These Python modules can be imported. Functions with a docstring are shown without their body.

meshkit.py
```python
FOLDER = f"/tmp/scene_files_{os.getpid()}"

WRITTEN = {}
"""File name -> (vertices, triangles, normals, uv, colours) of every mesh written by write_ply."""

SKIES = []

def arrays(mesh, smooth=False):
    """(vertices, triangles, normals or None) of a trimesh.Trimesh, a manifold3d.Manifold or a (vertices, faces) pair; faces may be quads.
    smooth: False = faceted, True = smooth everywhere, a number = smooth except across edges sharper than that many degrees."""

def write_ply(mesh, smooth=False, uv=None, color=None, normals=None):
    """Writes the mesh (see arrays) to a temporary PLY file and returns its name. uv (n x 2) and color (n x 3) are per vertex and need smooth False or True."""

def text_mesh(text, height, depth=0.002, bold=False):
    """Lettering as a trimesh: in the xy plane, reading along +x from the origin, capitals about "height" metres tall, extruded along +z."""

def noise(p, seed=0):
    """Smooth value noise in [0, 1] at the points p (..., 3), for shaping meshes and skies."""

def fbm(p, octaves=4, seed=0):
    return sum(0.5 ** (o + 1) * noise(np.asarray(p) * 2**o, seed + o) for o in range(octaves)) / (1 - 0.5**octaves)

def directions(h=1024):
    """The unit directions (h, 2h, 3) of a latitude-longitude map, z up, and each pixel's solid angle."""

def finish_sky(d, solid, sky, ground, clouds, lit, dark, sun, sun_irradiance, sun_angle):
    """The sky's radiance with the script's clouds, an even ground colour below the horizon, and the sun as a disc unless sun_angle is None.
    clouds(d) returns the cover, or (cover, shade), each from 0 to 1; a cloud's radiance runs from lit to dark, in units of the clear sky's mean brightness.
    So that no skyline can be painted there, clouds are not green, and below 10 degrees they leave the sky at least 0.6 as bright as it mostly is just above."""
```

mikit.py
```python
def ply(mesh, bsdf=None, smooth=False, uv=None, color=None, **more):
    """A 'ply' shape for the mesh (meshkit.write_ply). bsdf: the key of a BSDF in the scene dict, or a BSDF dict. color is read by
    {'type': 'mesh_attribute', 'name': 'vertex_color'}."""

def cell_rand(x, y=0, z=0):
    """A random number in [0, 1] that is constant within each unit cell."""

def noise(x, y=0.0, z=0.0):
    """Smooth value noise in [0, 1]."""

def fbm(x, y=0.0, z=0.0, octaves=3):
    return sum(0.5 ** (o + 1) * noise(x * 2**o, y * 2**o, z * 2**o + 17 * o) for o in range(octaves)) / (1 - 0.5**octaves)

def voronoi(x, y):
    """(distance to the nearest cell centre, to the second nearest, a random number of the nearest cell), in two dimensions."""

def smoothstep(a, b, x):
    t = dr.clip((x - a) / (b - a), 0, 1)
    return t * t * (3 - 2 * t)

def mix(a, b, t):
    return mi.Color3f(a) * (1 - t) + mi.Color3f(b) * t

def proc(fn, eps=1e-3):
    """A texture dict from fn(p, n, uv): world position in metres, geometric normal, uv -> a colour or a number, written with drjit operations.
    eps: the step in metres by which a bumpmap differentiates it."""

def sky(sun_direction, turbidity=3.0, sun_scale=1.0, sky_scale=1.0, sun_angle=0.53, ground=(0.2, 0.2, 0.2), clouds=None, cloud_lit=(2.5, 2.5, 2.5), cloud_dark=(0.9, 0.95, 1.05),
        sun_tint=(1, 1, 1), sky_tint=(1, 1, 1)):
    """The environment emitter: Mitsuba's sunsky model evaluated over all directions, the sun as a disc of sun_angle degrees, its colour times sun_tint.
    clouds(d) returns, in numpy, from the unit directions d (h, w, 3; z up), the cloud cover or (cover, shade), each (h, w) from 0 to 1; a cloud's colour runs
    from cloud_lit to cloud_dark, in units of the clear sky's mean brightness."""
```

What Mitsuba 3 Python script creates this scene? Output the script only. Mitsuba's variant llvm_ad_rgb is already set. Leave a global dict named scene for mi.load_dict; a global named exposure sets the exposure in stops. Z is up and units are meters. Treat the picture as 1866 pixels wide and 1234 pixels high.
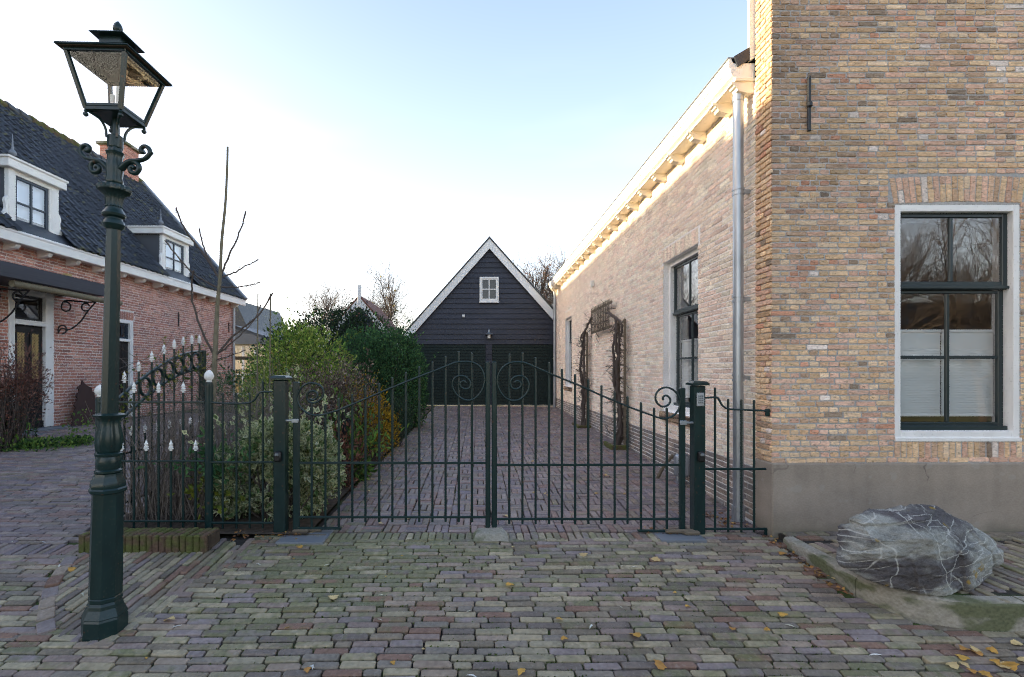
import math
import numpy as np
import trimesh
import manifold3d as m3
import drjit as dr
import mitsuba as mi
import mikit
import meshkit
from shapely.geometry import Polygon, Point
from mikit import noise, fbm, smoothstep, mix, cell_rand

T = mi.ScalarTransform4f
scene, labels = {}, {}

# ---------------------------------------------------------------- camera, sky, exposure
EYE = 1.55
scene['camera'] = {'type': 'perspective', 'fov': 2 * math.degrees(math.atan(933 / 900)), 'fov_axis': 'x', 'near_clip': 0.05, 'far_clip': 2000.0,
                   'principal_point_offset_x': (933 - 872) / 1866, 'principal_point_offset_y': (617 - 676) / 1234,
                   'to_world': T().look_at(origin=[0, 0, EYE], target=[0, 1, EYE], up=[0, 0, 1])}


def cloud_cover(d):
    q = np.stack([d[..., 0] * 2.2, d[..., 1] * 2.2, d[..., 2] * 7.0], -1)
    n = meshkit.fbm(q + 3.1, 5, 4)
    low = np.clip(1 - d[..., 2] / 0.55, 0, 1)
    return np.clip((n - 0.53) * 3.0, 0, 1) * 0.5 * low ** 0.7


scene['sky'] = mikit.sky([-1.0, 0.05, 0.29], turbidity=3.2, clouds=cloud_cover, cloud_lit=(1.35, 1.33, 1.30), cloud_dark=(1.1, 1.1, 1.1),
                         sky_tint=(1.21, 0.955, 0.87), sun_tint=(0.86, 1.0, 1.22), sun_scale=0.65, ground=(0.22, 0.20, 0.18))
exposure = 4.27

RNG = np.random.default_rng(7)


# ---------------------------------------------------------------- materials
def rgb(c):
    return {'type': 'rgb', 'value': [float(x) for x in c]}


def principled(color, rough=0.6, **k):
    return {'type': 'principled', 'base_color': color if isinstance(color, dict) else rgb(color), 'roughness': rough, **k}


def bumped(b, fn, eps=2e-3):
    return {'type': 'bumpmap', 'arbitrary': mikit.proc(fn, eps), 'scale': 1.0, 'bsdf': b}


def ramp(t, cols):
    c = mi.Color3f(*cols[0])
    for i in range(1, len(cols)):
        c = dr.select(t > i / len(cols), mi.Color3f(*cols[i]), c)
    return c


def brick_fn(palette, grain=0.8, bloom=0.25):
    def fn(p, n, uv):
        c = ramp(uv.x, palette)
        g = fbm(p.x * 62, p.y * 62, p.z * 110, 2)
        s = noise(p.x * 30 + 5, p.y * 30, p.z * 60)
        c = c * (1 - grain / 2 + grain * g) * (0.80 + 0.40 * s) * uv.y
        c = c * (0.84 + 0.32 * fbm(p.x * 4.5, p.y * 4.5, p.z * 0.8 + 2, 3))
        c = c * (1 - 0.45 * smoothstep(0.66, 0.76, fbm(p.x * 36 + 2, p.y * 36, p.z * 60 + 4, 2)))
        b = smoothstep(0.6, 0.74, fbm(p.x * 26 + 9, p.y * 26 + 3, p.z * 52, 2)) * bloom
        return mix(c, mi.Color3f(0.56, 0.52, 0.45), b)
    return mikit.proc(fn)


def rough_bump(p, n, uv):
    return 0.0022 * fbm(p.x * 130, p.y * 130, p.z * 130, 2)


FRONT = [(0.615, 0.416, 0.243), (0.652, 0.460, 0.280), (0.572, 0.373, 0.216), (0.635, 0.446, 0.270), (0.672, 0.497, 0.328), (0.599, 0.404, 0.238), (0.607, 0.387, 0.274), (0.644, 0.430, 0.314), (0.564, 0.348, 0.246), (0.626, 0.409, 0.296), (0.497, 0.328, 0.206), (0.463, 0.306, 0.195), (0.615, 0.416, 0.243), (0.652, 0.460, 0.280), (0.572, 0.373, 0.216), (0.635, 0.446, 0.270), (0.672, 0.497, 0.328), (0.599, 0.404, 0.238), (0.607, 0.387, 0.274), (0.644, 0.430, 0.314), (0.564, 0.348, 0.246), (0.626, 0.409, 0.296), (0.523, 0.349, 0.228), (0.431, 0.289, 0.193), (0.615, 0.416, 0.243), (0.652, 0.460, 0.280), (0.572, 0.373, 0.216), (0.635, 0.446, 0.270), (0.672, 0.497, 0.328), (0.599, 0.404, 0.238), (0.558, 0.286, 0.182), (0.703, 0.602, 0.528), (0.270, 0.196, 0.139), (0.607, 0.387, 0.274), (0.652, 0.460, 0.280), (0.635, 0.446, 0.270)]
SIDE = [(0.800, 0.642, 0.498), (0.800, 0.681, 0.529), (0.800, 0.602, 0.478), (0.771, 0.609, 0.477), (0.800, 0.709, 0.559), (0.759, 0.572, 0.457), (0.800, 0.651, 0.518), (0.800, 0.649, 0.498)]
BAND = [(0.253, 0.207, 0.178), (0.299, 0.230, 0.196), (0.218, 0.196, 0.184), (0.322, 0.247, 0.196), (0.196, 0.172, 0.161)]
LEFT = [(0.451, 0.173, 0.126), (0.509, 0.216, 0.157), (0.397, 0.166, 0.129), (0.537, 0.251, 0.179), (0.343, 0.165, 0.132), (0.465, 0.202, 0.149), (0.567, 0.298, 0.229)]
PAVE = [(0.245, 0.202, 0.151), (0.309, 0.243, 0.188), (0.196, 0.162, 0.119), (0.273, 0.208, 0.181), (0.342, 0.290, 0.196), (0.224, 0.195, 0.163), (0.227, 0.138, 0.102), (0.294, 0.258, 0.181), (0.173, 0.143, 0.124), (0.371, 0.319, 0.217), (0.245, 0.202, 0.196)]
DRIVE = [(0.203, 0.162, 0.161), (0.250, 0.190, 0.181), (0.182, 0.153, 0.144), (0.222, 0.176, 0.141), (0.270, 0.217, 0.195), (0.230, 0.153, 0.136), (0.190, 0.153, 0.166)]


def paver_fn(palette):
    def fn(p, n, uv):
        c = ramp(uv.x, palette)
        g = fbm(p.x * 60, p.y * 60, p.z * 20, 2)
        s = fbm(p.x * 9, p.y * 9, 0, 2)
        c = c * (0.66 + 0.5 * g) * (0.8 + 0.42 * s) * (0.80 + 0.42 * fbm(p.x * 1.3 + 4, p.y * 1.6, 2.0, 3))
        m = smoothstep(0.30, 0.85, uv.y + 0.5 * (noise(p.x * 26, p.y * 26) - 0.5))
        c = mix(c, mi.Color3f(0.150, 0.158, 0.070) * (0.7 + 0.6 * g), m * 0.75)
        spot = smoothstep(0.80, 0.86, noise(p.x * 95, p.y * 95, 3.0))
        return mix(c, mi.Color3f(.28, .27, .25), spot * 0.25)
    return mikit.proc(fn)


def joint_fn(p, n, uv):
    g = fbm(p.x * 50, p.y * 50, 0, 2)
    m = smoothstep(0.42, 0.60, fbm(p.x * 2.3, p.y * 2.3, 5.0, 3))
    return mix(mi.Color3f(.034, .030, .025), mi.Color3f(.058, .078, .022), m) * (0.55 + 0.9 * g)


def mortar_fn(base):
    def fn(p, n, uv):
        g = fbm(p.x * 80, p.y * 80, p.z * 80, 2)
        s = noise(p.x * 3, p.y * 3, p.z * 3)
        return mi.Color3f(*base) * (0.72 + 0.45 * g) * (0.85 + 0.3 * s)
    return mikit.proc(fn)


def plinth_fn(p, n, uv):
    g = fbm(p.x * 90, p.y * 90, p.z * 90, 2)
    s = fbm(p.x * 2.6, p.y * 2.6, p.z * 5, 3)
    st = fbm(p.x * 14, p.y * 14, p.z * 1.6, 2)
    c = mi.Color3f(.29, .245, .20) * (0.72 + 0.3 * g + 0.3 * s) * (0.86 + 0.26 * st)
    crack = dr.abs(noise(p.x * 2.3 + 1.5 * s, p.y * 2.3, p.z * 2.9) - 0.5)
    c = c * (1 - 0.35 * smoothstep(0.006, 0.001, crack) * smoothstep(0.5, 0.6, fbm(p.x * 1.7, p.y, p.z * 1.5 + 4, 2)))
    c = mix(c, mi.Color3f(.36, .34, .30), smoothstep(0.66, 0.76, fbm(p.x * 9 + 3, p.y * 9, p.z * 9, 3)) * 0.35)
    damp = smoothstep(0.30, 0.06, p.z + 0.20 * s)
    return mix(c, mi.Color3f(.10, .10, .062), damp * 0.55)


def concrete_fn(p, n, uv):
    g = fbm(p.x * 70, p.y * 70, p.z * 70, 2)
    m = smoothstep(0.50, 0.72, fbm(p.x * 5, p.y * 5, p.z * 9, 3) + 0.17 * smoothstep(0.7, 0.2, n.z))
    c = mi.Color3f(.31, .29, .24) * (0.6 + 0.7 * g)
    return mix(c, mi.Color3f(.085, .10, .038) * (0.6 + 0.7 * g), m * 0.85)


def white_fn(p, n, uv):
    g = fbm(p.x * 12, p.y * 12, p.z * 3, 3)
    f = fbm(p.x * 90, p.y * 90, p.z * 40, 2)
    c = mi.Color3f(.83, .82, .79) * (0.90 + 0.14 * g)
    return mix(c, mi.Color3f(.42, .38, .31), smoothstep(0.70, 0.80, f) * 0.35)


def green_fn(p, n, uv):
    g = fbm(p.x * 18, p.y * 18, p.z * 5, 2)
    f = fbm(p.x * 120, p.y * 120, p.z * 60, 2)
    c = mi.Color3f(.0075, .0245, .0245) * (0.8 + 0.5 * g)
    c = mix(c, mi.Color3f(.075, .082, .050), smoothstep(0.66, 0.80, f) * 0.16)
    return mix(c, mi.Color3f(.10, .042, .018), smoothstep(0.80, 0.85, fbm(p.x * 45 + 3, p.y * 45, p.z * 30, 2)) * 0.6)


def black_wood_fn(p, n, uv):
    g = fbm(p.x * 3, p.y * 3, p.z * 90, 3)
    s = noise(p.x * 1.3, p.y, p.z * 5.2)
    return mi.Color3f(.023, .025, .038) * (0.45 + 0.8 * g + 0.5 * s)


def tile_fn(p, n, uv):
    g = fbm(p.x * 30, p.y * 30, p.z * 30, 2)
    c = mi.Color3f(.030, .034, .043) * (0.6 + 0.8 * uv.x) * (0.7 + 0.6 * g)
    m = smoothstep(0.74, 0.92, fbm(p.x * 9, p.y * 9, p.z * 9, 2) + 0.30 * uv.y)
    return mix(c, mi.Color3f(.13, .12, .045), m * 0.7)


def rock_fn(p, n, uv):
    w = fbm(p.x * 3, p.y * 3, p.z * 3, 3)
    l = p.z * 1.0 - p.x * 0.18 + 0.20 * p.y + 0.25 * w
    band = noise(l * 42, p.x * 1.5, p.y * 1.5)
    g = fbm(p.x * 60, p.y * 60, p.z * 60, 2)
    tone = smoothstep(0.40, 0.58, fbm(p.x * 3.2 + 3, p.y * 3.2, p.z * 5.0 + 1, 4))
    h = fbm(p.x * 170, p.y * 170, p.z * 170, 2)
    c = mix(mi.Color3f(.245, .248, .225), mi.Color3f(.088, .083, .086), tone) * (0.02 + 0.65 * g + 0.60 * band + 0.75 * h)
    m = fbm(p.x * 4 + 1, p.y * 4, p.z * 4, 2)
    v = mi.Float(0)
    for k, (a, b, d, f, wd, lo) in enumerate(((-.20, .15, 1.0, 11.0, .030, .38), (-.05, .30, 1.0, 23.0, .045, .52), (-.35, .1, 1.0, 15.0, .040, .50), (.95, .25, .18, 3.1, .016, .34), (.75, -.3, .6, 5.0, .020, .52), (-.8, .4, .5, 4.3, .016, .54))):
        q = (p.x * a + p.y * b + p.z * d) * f + 1.1 * fbm(p.x * 3.5 + 3 * k, p.y * 3.5, p.z * 3.5, 3) + 0.37 * k
        line = dr.abs(q - dr.floor(q) - 0.5)
        mk = fbm(p.x * 3.4 + 7 * k, p.y * 3.4, p.z * 3.4 + k, 2)
        v = dr.maximum(v, smoothstep(wd * 1.5, wd * 0.3, line) * smoothstep(lo, lo + 0.14, mk) * (0.45 + 0.6 * g))
    c = mix(c, mi.Color3f(.50, .50, .46), v * 0.85)
    y = smoothstep(0.70, 0.76, fbm(p.x * 16, p.y * 16, p.z * 16 + 2, 2)) * smoothstep(0.5, 0.6, fbm(p.x * 3, p.y * 3, p.z * 3 + 8, 2))
    return mix(c, mi.Color3f(.26, .17, .03), y * 0.8)


def rock_bump(p, n, uv):
    w = fbm(p.x * 3, p.y * 3, p.z * 3, 3)
    l = p.z - p.x * 0.18 + 0.20 * p.y + 0.25 * w
    return 0.010 * noise(l * 42, p.x * 4, p.y * 4) + 0.010 * fbm(p.x * 28, p.y * 28, p.z * 28, 3) + 0.005 * noise(p.x * 110, p.y * 110, p.z * 110)


def soil_fn(p, n, uv):
    g = fbm(p.x * 24, p.y * 24, 0, 3)
    return mi.Color3f(.055, .040, .028) * (0.4 + 1.2 * g)


def land_fn(p, n, uv):
    g = fbm(p.x * 1.2, p.y * 1.2, 0, 3)
    return mix(mi.Color3f(.06, .075, .03), mi.Color3f(.10, .085, .05), g)


def bark_fn(p, n, uv):
    g = fbm(p.x * 60, p.y * 60, p.z * 25, 2)
    return mi.Color3f(.19, .165, .11) * (0.55 + 0.8 * g)


def wood_fn(p, n, uv):
    g = fbm(p.x * 12, p.y * 12, p.z * 70, 3)
    return mi.Color3f(.15, .12, .085) * (0.5 + 0.9 * g)


def zinc_fn(p, n, uv):
    g = fbm(p.x * 20, p.y * 20, p.z * 6, 3)
    return mi.Color3f(.42, .46, .50) * (0.75 + 0.4 * g)


def mossbrick_fn(p, n, uv):
    g = fbm(p.x * 60, p.y * 60, p.z * 60, 2)
    m = smoothstep(0.30, 0.60, fbm(p.x * 9, p.y * 9, p.z * 9, 3))
    return mix(mi.Color3f(.115, .070, .048), mi.Color3f(.088, .098, .026), m) * (0.55 + 0.8 * g)


VCOL = {'type': 'mesh_attribute', 'name': 'vertex_color'}
M = {
    'brick_front_mat': bumped(principled(brick_fn(FRONT), 0.85), rough_bump),
    'brick_side_mat': principled(brick_fn(SIDE, 0.5, 0.4), 0.85),
    'brick_band_mat': principled(brick_fn(BAND, 0.5, 0.12), 0.8),
    'brick_left_mat': principled(brick_fn(LEFT, 0.45, 0.15), 0.85),
    'paver_mat': bumped(principled(paver_fn(PAVE), 0.62, specular=0.4), rough_bump),
    'drive_mat': bumped(principled(paver_fn(DRIVE), 0.52, specular=0.45), rough_bump),
    'joint_mat': principled(mikit.proc(joint_fn), 0.95),
    'mortar_front_mat': principled(mortar_fn((.43, .42, .41)), 0.95),
    'mortar_side_mat': principled(mortar_fn((.82, .79, .76)), 0.95),
    'mortar_left_mat': principled(mortar_fn((.70, .67, .63)), 0.95),
    'plinth_mat': principled(mikit.proc(plinth_fn), 0.9),
    'concrete_mat': principled(mikit.proc(concrete_fn), 0.9),
    'white_mat': principled(mikit.proc(white_fn), 0.45),
    'cream_mat': principled((.78, .72, .60), 0.5),
    'green_mat': principled(mikit.proc(green_fn), 0.28, specular=0.45),
    'dark_green_mat': principled((.010, .022, .024), 0.35),
    'frame_green_mat': principled((.012, .026, .030), 0.3),
    'frame_blue_mat': principled((.012, .028, .050), 0.3),
    'black_wood_mat': principled(mikit.proc(black_wood_fn), 0.55),
    'door_green_mat': principled((.012, .024, .021), 0.6, specular=0.3),
    'black_mat': principled((.008, .008, .009), 0.4),
    'iron_mat': principled((.014, .015, .018), 0.45),
    'cheek_mat': principled((.075, .082, .095), 0.6),
    'tile_mat': principled(mikit.proc(tile_fn), 0.42, specular=0.5),
    'red_tile_mat': principled((.16, .065, .045), 0.7),
    'zinc_mat': principled(mikit.proc(zinc_fn), 0.38, metallic=0.75),
    'lead_mat': principled((.20, .22, .25), 0.5, metallic=0.3),
    'glass_mat': {'type': 'thindielectric', 'int_ior': 1.8},
    'lamp_glass_mat': {'type': 'thindielectric', 'int_ior': 1.3},
    'liner_mat': {'type': 'diffuse', 'reflectance': rgb((.085, .066, .048))},
    'dark_pane_mat': principled((.014, .016, .020), 0.05, specular=0.7),
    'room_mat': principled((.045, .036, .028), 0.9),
    'blind_mat': principled((.56, .59, .575), 0.8),
    'curtain_mat': principled((.60, .70, .82), 0.8),
    'gold_mat': principled((.42, .30, .12), 0.5),
    'rock_mat': bumped(principled(mikit.proc(rock_fn), 0.85, specular=0.25), rock_bump, 3e-3),
    'soil_mat': principled(mikit.proc(soil_fn), 0.95),
    'land_mat': principled(mikit.proc(land_fn), 0.95),
    'bark_mat': principled(mikit.proc(bark_fn), 0.85),
    'twig_mat': principled((.085, .066, .056), 0.8),
    'thicket_mat': principled((.165, .135, .112), 0.85),
    'wood_mat': principled(mikit.proc(wood_fn), 0.85),
    'rust_mat': principled((.050, .024, .020), 0.8),
    'slate_mat': principled((.12, .13, .145), 0.55),
    'mossbrick_mat': principled(mikit.proc(mossbrick_fn), 0.95),
    'keypad_mat': principled((.45, .47, .48), 0.35, metallic=0.4),
    'button_mat': principled((.16, .18, .19), 0.4),
    'lamp_white_mat': principled((.75, .75, .72), 0.5),
    'leaf_mat': {'type': 'principledthin', 'base_color': VCOL, 'roughness': 0.45, 'diff_trans': 0.6, 'spec_trans': 0.0, 'eta': 1.4},
    'dry_leaf_mat': {'type': 'twosided', 'bsdf': principled(VCOL, 0.7)},
}
for k, v in M.items():
    scene[k] = v if v['type'] in ('twosided', 'thindielectric', 'principledthin') else {'type': 'twosided', 'bsdf': v}


# ---------------------------------------------------------------- entries
def numbered(name):
    if name not in USED:
        USED.add(name)
        return name
    n = COUNT.get(name, 0) + 1
    COUNT[name] = n
    key = f'{name}_{n:03d}'
    USED.add(key)
    return key


USED, COUNT = set(), {}


def tag(key, label=None, cat=None, group=None, kind=None):
    d = labels.setdefault(key, {})
    for a, b in (('label', label), ('category', cat), ('group', group), ('kind', kind)):
        if b:
            d[a] = b
    return key


def thing(name, label, cat, group=None):
    return tag(numbered(name), label, cat, group)


def obj(name, mesh, bsdf, parent=None, smooth=False, uv=None, color=None, label=None, cat=None, group=None, kind=None, to_world=None):
    key = numbered(parent + '__' + name if parent else name)
    d = mesh if isinstance(mesh, dict) else mikit.ply(mesh, bsdf, smooth=smooth, uv=uv, color=color)
    if to_world is not None:
        d = {**d, 'to_world': to_world}
    scene[key] = d
    if label or cat or group or kind:
        tag(key, label, cat, group, kind)
    return key


# ---------------------------------------------------------------- mesh helpers
def cat(*ms):
    return trimesh.util.concatenate([m for m in ms if m is not None])


def box(x0, x1, y0, y1, z0, z1, bev=0.0):
    x0, x1 = min(x0, x1), max(x0, x1)
    y0, y1 = min(y0, y1), max(y0, y1)
    z0, z1 = min(z0, z1), max(z0, z1)
    if bev:
        pts = []
        for a in (0, 1, 2):
            e = [bev] * 3
            e[a] = 0
            for sx in (x0 + e[0], x1 - e[0]):
                for sy in (y0 + e[1], y1 - e[1]):
                    for sz in (z0 + e[2], z1 - e[2]):
                        pts.append((sx, sy, sz))
        return trimesh.convex.convex_hull(np.array(pts))
    m = trimesh.creation.box((x1 - x0, y1 - y0, z1 - z0))
    m.apply_translation(((x0 + x1) / 2, (y0 + y1) / 2, (z0 + z1) / 2))
    return m


def tube(path, rad, k=8, cap=True, flat=1.0):
    P = np.asarray(path, float)
    n = len(P)
    R = np.broadcast_to(np.asarray(rad, float), (n,))
    t = np.gradient(P, axis=0)
    t /= np.maximum(np.linalg.norm(t, axis=1, keepdims=True), 1e-9)
    ref = np.array([0, 0, 1.0]) if abs(t[0][2]) < 0.9 else np.array([1.0, 0, 0])
    x = np.cross(ref, t[0])
    V = []
    a = np.arange(k) * 2 * np.pi / k + np.pi / k
    for i in range(n):
        x = x - t[i] * (x @ t[i])
        x /= max(np.linalg.norm(x), 1e-9)
        y = np.cross(t[i], x)
        V.append(P[i] + R[i] * (np.cos(a)[:, None] * x + flat * np.sin(a)[:, None] * y))
    V = np.vstack(V)
    F = []
    for i in range(n - 1):
        for j in range(k):
            q = (j + 1) % k
            F += [(i * k + j, i * k + q, (i + 1) * k + q), (i * k + j, (i + 1) * k + q, (i + 1) * k + j)]
    if cap:
        V = np.vstack([V, P[:1], P[-1:]])
        for j in range(k):
            q = (j + 1) % k
            F += [(len(V) - 2, q, j), (len(V) - 1, (n - 1) * k + j, (n - 1) * k + q)]
    return trimesh.Trimesh(V, np.array(F), process=False)


def curve(pts, n=8):
    """Catmull-Rom through the points."""
    P = np.asarray(pts, float)
    P = np.vstack([2 * P[0] - P[1], P, 2 * P[-1] - P[-2]])
    out = []
    for i in range(1, len(P) - 2):
        for s in np.arange(n) / n:
            a, b, c, d = P[i - 1:i + 3]
            out.append(0.5 * (2 * b + (c - a) * s + (2 * a - 5 * b + 4 * c - d) * s * s + (3 * b - a - 3 * c + d) * s ** 3))
    return np.vstack(out + [P[-2]])


def lathe(profile, k=24, phase=0.0, flute=0, amp=0.0):
    """profile: (radius, z) from bottom to top."""
    pr = np.asarray(profile, float)
    a = np.arange(k) * 2 * np.pi / k + phase
    rad = pr[:, :1] * (1 + amp * np.cos(flute * a)[None, :])
    V = np.stack([rad * np.cos(a), rad * np.sin(a), np.repeat(pr[:, 1:2], k, 1)], -1).reshape(-1, 3)
    F, n = [], len(pr)
    for i in range(n - 1):
        for j in range(k):
            q = (j + 1) % k
            F += [(i * k + j, i * k + q, (i + 1) * k + q), (i * k + j, (i + 1) * k + q, (i + 1) * k + j)]
    V = np.vstack([V, [[0, 0, pr[0, 1]], [0, 0, pr[-1, 1]]]])
    for j in range(k):
        q = (j + 1) % k
        F += [(len(V) - 2, q, j), (len(V) - 1, (n - 1) * k + j, (n - 1) * k + q)]
    return trimesh.Trimesh(V, np.array(F), process=False)


def prism(poly, depth, origin, ex, ey):
    """Extrude a 2-D polygon (in axes ex, ey at origin) along ex x ey by depth."""
    p = poly if isinstance(poly, Polygon) else Polygon(poly)
    m = trimesh.creation.extrude_polygon(p, depth, engine='earcut')
    ex, ey = np.asarray(ex, float), np.asarray(ey, float)
    R = np.eye(4)
    R[:3, 0], R[:3, 1], R[:3, 2], R[:3, 3] = ex, ey, np.cross(ex, ey), origin
    m.apply_transform(R)
    return m


def frame_mesh(plane, a0, a1, z0, z1, w, d0, d1, bottom=None, top=None):
    """A rectangular frame of bars of width w. plane 'y': spans x = a0..a1 and y = d0..d1; plane 'x': spans y = a0..a1, x = d0..d1."""
    bt, tp = bottom or w, top or w
    rects = [(a0, a0 + w, z0, z1), (a1 - w, a1, z0, z1), (a0 + w, a1 - w, z0, z0 + bt), (a0 + w, a1 - w, z1 - tp, z1)]
    return cat(*[bar(plane, r[0], r[1], r[2], r[3], d0, d1) for r in rects])


def bar(plane, a0, a1, z0, z1, d0, d1, bev=0.004):
    return box(a0, a1, d0, d1, z0, z1, bev) if plane == 'y' else box(d0, d1, a0, a1, z0, z1, bev)


def pane(plane, a0, a1, z0, z1, d):
    c = [(a0, z0), (a1, z0), (a1, z1), (a0, z1)]
    V = np.array([(a, d, z) if plane == 'y' else (d, a, z) for a, z in c], float)
    return trimesh.Trimesh(V, [[0, 1, 2], [0, 2, 3]], process=False)


# ---------------------------------------------------------------- bricks
def bricks(O, A, B, L, H, D, bev, ring=4, jit=0.0015, rng=RNG, sink=0.012):
    """Bevelled bricks seen from one side. O: lower left corner on the wall plane; A, B: unit axes along and up; D: how far each stands proud."""
    O, A, B = (np.asarray(x, float) for x in (O, A, B))
    n = len(O)
    A, B = np.broadcast_to(A, (n, 3)), np.broadcast_to(B, (n, 3))
    N = np.cross(A, B)
    L, H, D = (np.broadcast_to(np.asarray(x, float), (n,)) for x in (L, H, D))

    def outline(inset):
        l0, h0 = np.full(n, inset), np.full(n, inset)
        l1, h1 = L - inset, H - inset
        if ring == 4:
            return np.stack([np.stack([l0, h0], 1), np.stack([l1, h0], 1), np.stack([l1, h1], 1), np.stack([l0, h1], 1)], 1)
        c = np.minimum(0.30 * H, bev * 1.4) * rng.uniform(.6, 1.6, n)
        return np.stack([np.stack(q, 1) for q in [(l0 + c, h0), (l1 - c, h0), (l1, h0 + c), (l1, h1 - c), (l1 - c, h1), (l0 + c, h1), (l0, h1 - c), (l0, h0 + c)]], 1)

    j = rng.normal(0, jit, (n, ring, 2))
    r0, r2 = outline(0.0) + j, outline(bev) + j + rng.normal(0, jit * 0.5, (n, ring, 2))
    rings = [(r0, np.full((n, ring), -sink)), (r0, (D - bev)[:, None] + np.zeros((n, ring)))]
    if ring == 8:
        rings.append((0.6 * r0 + 0.4 * r2, (D - 0.3 * bev)[:, None] + np.zeros((n, ring))))
    tilt = rng.normal(0, jit, (n, 2))
    top_z = D[:, None] + (r2[:, :, 0] / L[:, None] - 0.5) * tilt[:, :1] + (r2[:, :, 1] / H[:, None] - 0.5) * tilt[:, 1:]
    rings.append((r2, top_z))
    V = np.concatenate([O[:, None] + r[..., :1] * A[:, None] + r[..., 1:] * B[:, None] + z[..., None] * N[:, None] for r, z in rings], 1)
    F = []
    for i in range(len(rings) - 1):
        for k in range(ring):
            q = (k + 1) % ring
            F += [(i * ring + k, i * ring + q, (i + 1) * ring + q), (i * ring + k, (i + 1) * ring + q, (i + 1) * ring + k)]
    b = (len(rings) - 1) * ring
    F += [(b, b + k, b + k + 1) for k in range(1, ring - 1)]
    return V, np.array(F)


def seen_size(C, L, H):
    """How large pieces at C look from the viewing place: metres over distance, 0 when they lie outside what the photograph covers."""
    d = np.maximum(C[:, 1], 0.05)
    u, v = 872 + 900 * C[:, 0] / d, 676 - 900 * (C[:, 2] - EYE) / d
    ok = (C[:, 1] > 0.3) & (u > -15) & (u < 1880) & (v > -15) & (v < 1249)
    return np.where(ok, L * H / d ** 2, 0)


def lay(parent, V, F, UV, bsdf, name, rest, individual, size):
    order = np.argsort(-size, kind='stable')
    pick = order[:individual]
    pick = pick[size[pick] > 0]
    for i in sorted(pick):
        obj(name, trimesh.Trimesh(V[i], F, process=False), bsdf, parent, uv=np.repeat(UV[i:i + 1], V.shape[1], 0))
    others = np.setdiff1d(np.arange(len(V)), pick)
    if len(others):
        k = V.shape[1]
        mesh = trimesh.Trimesh(V[others].reshape(-1, 3), (F[None] + (np.arange(len(others)) * k)[:, None, None]).reshape(-1, 3), process=False)
        obj(rest, mesh, bsdf, parent, uv=np.repeat(UV[others], k, 0), kind='stuff')


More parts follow.
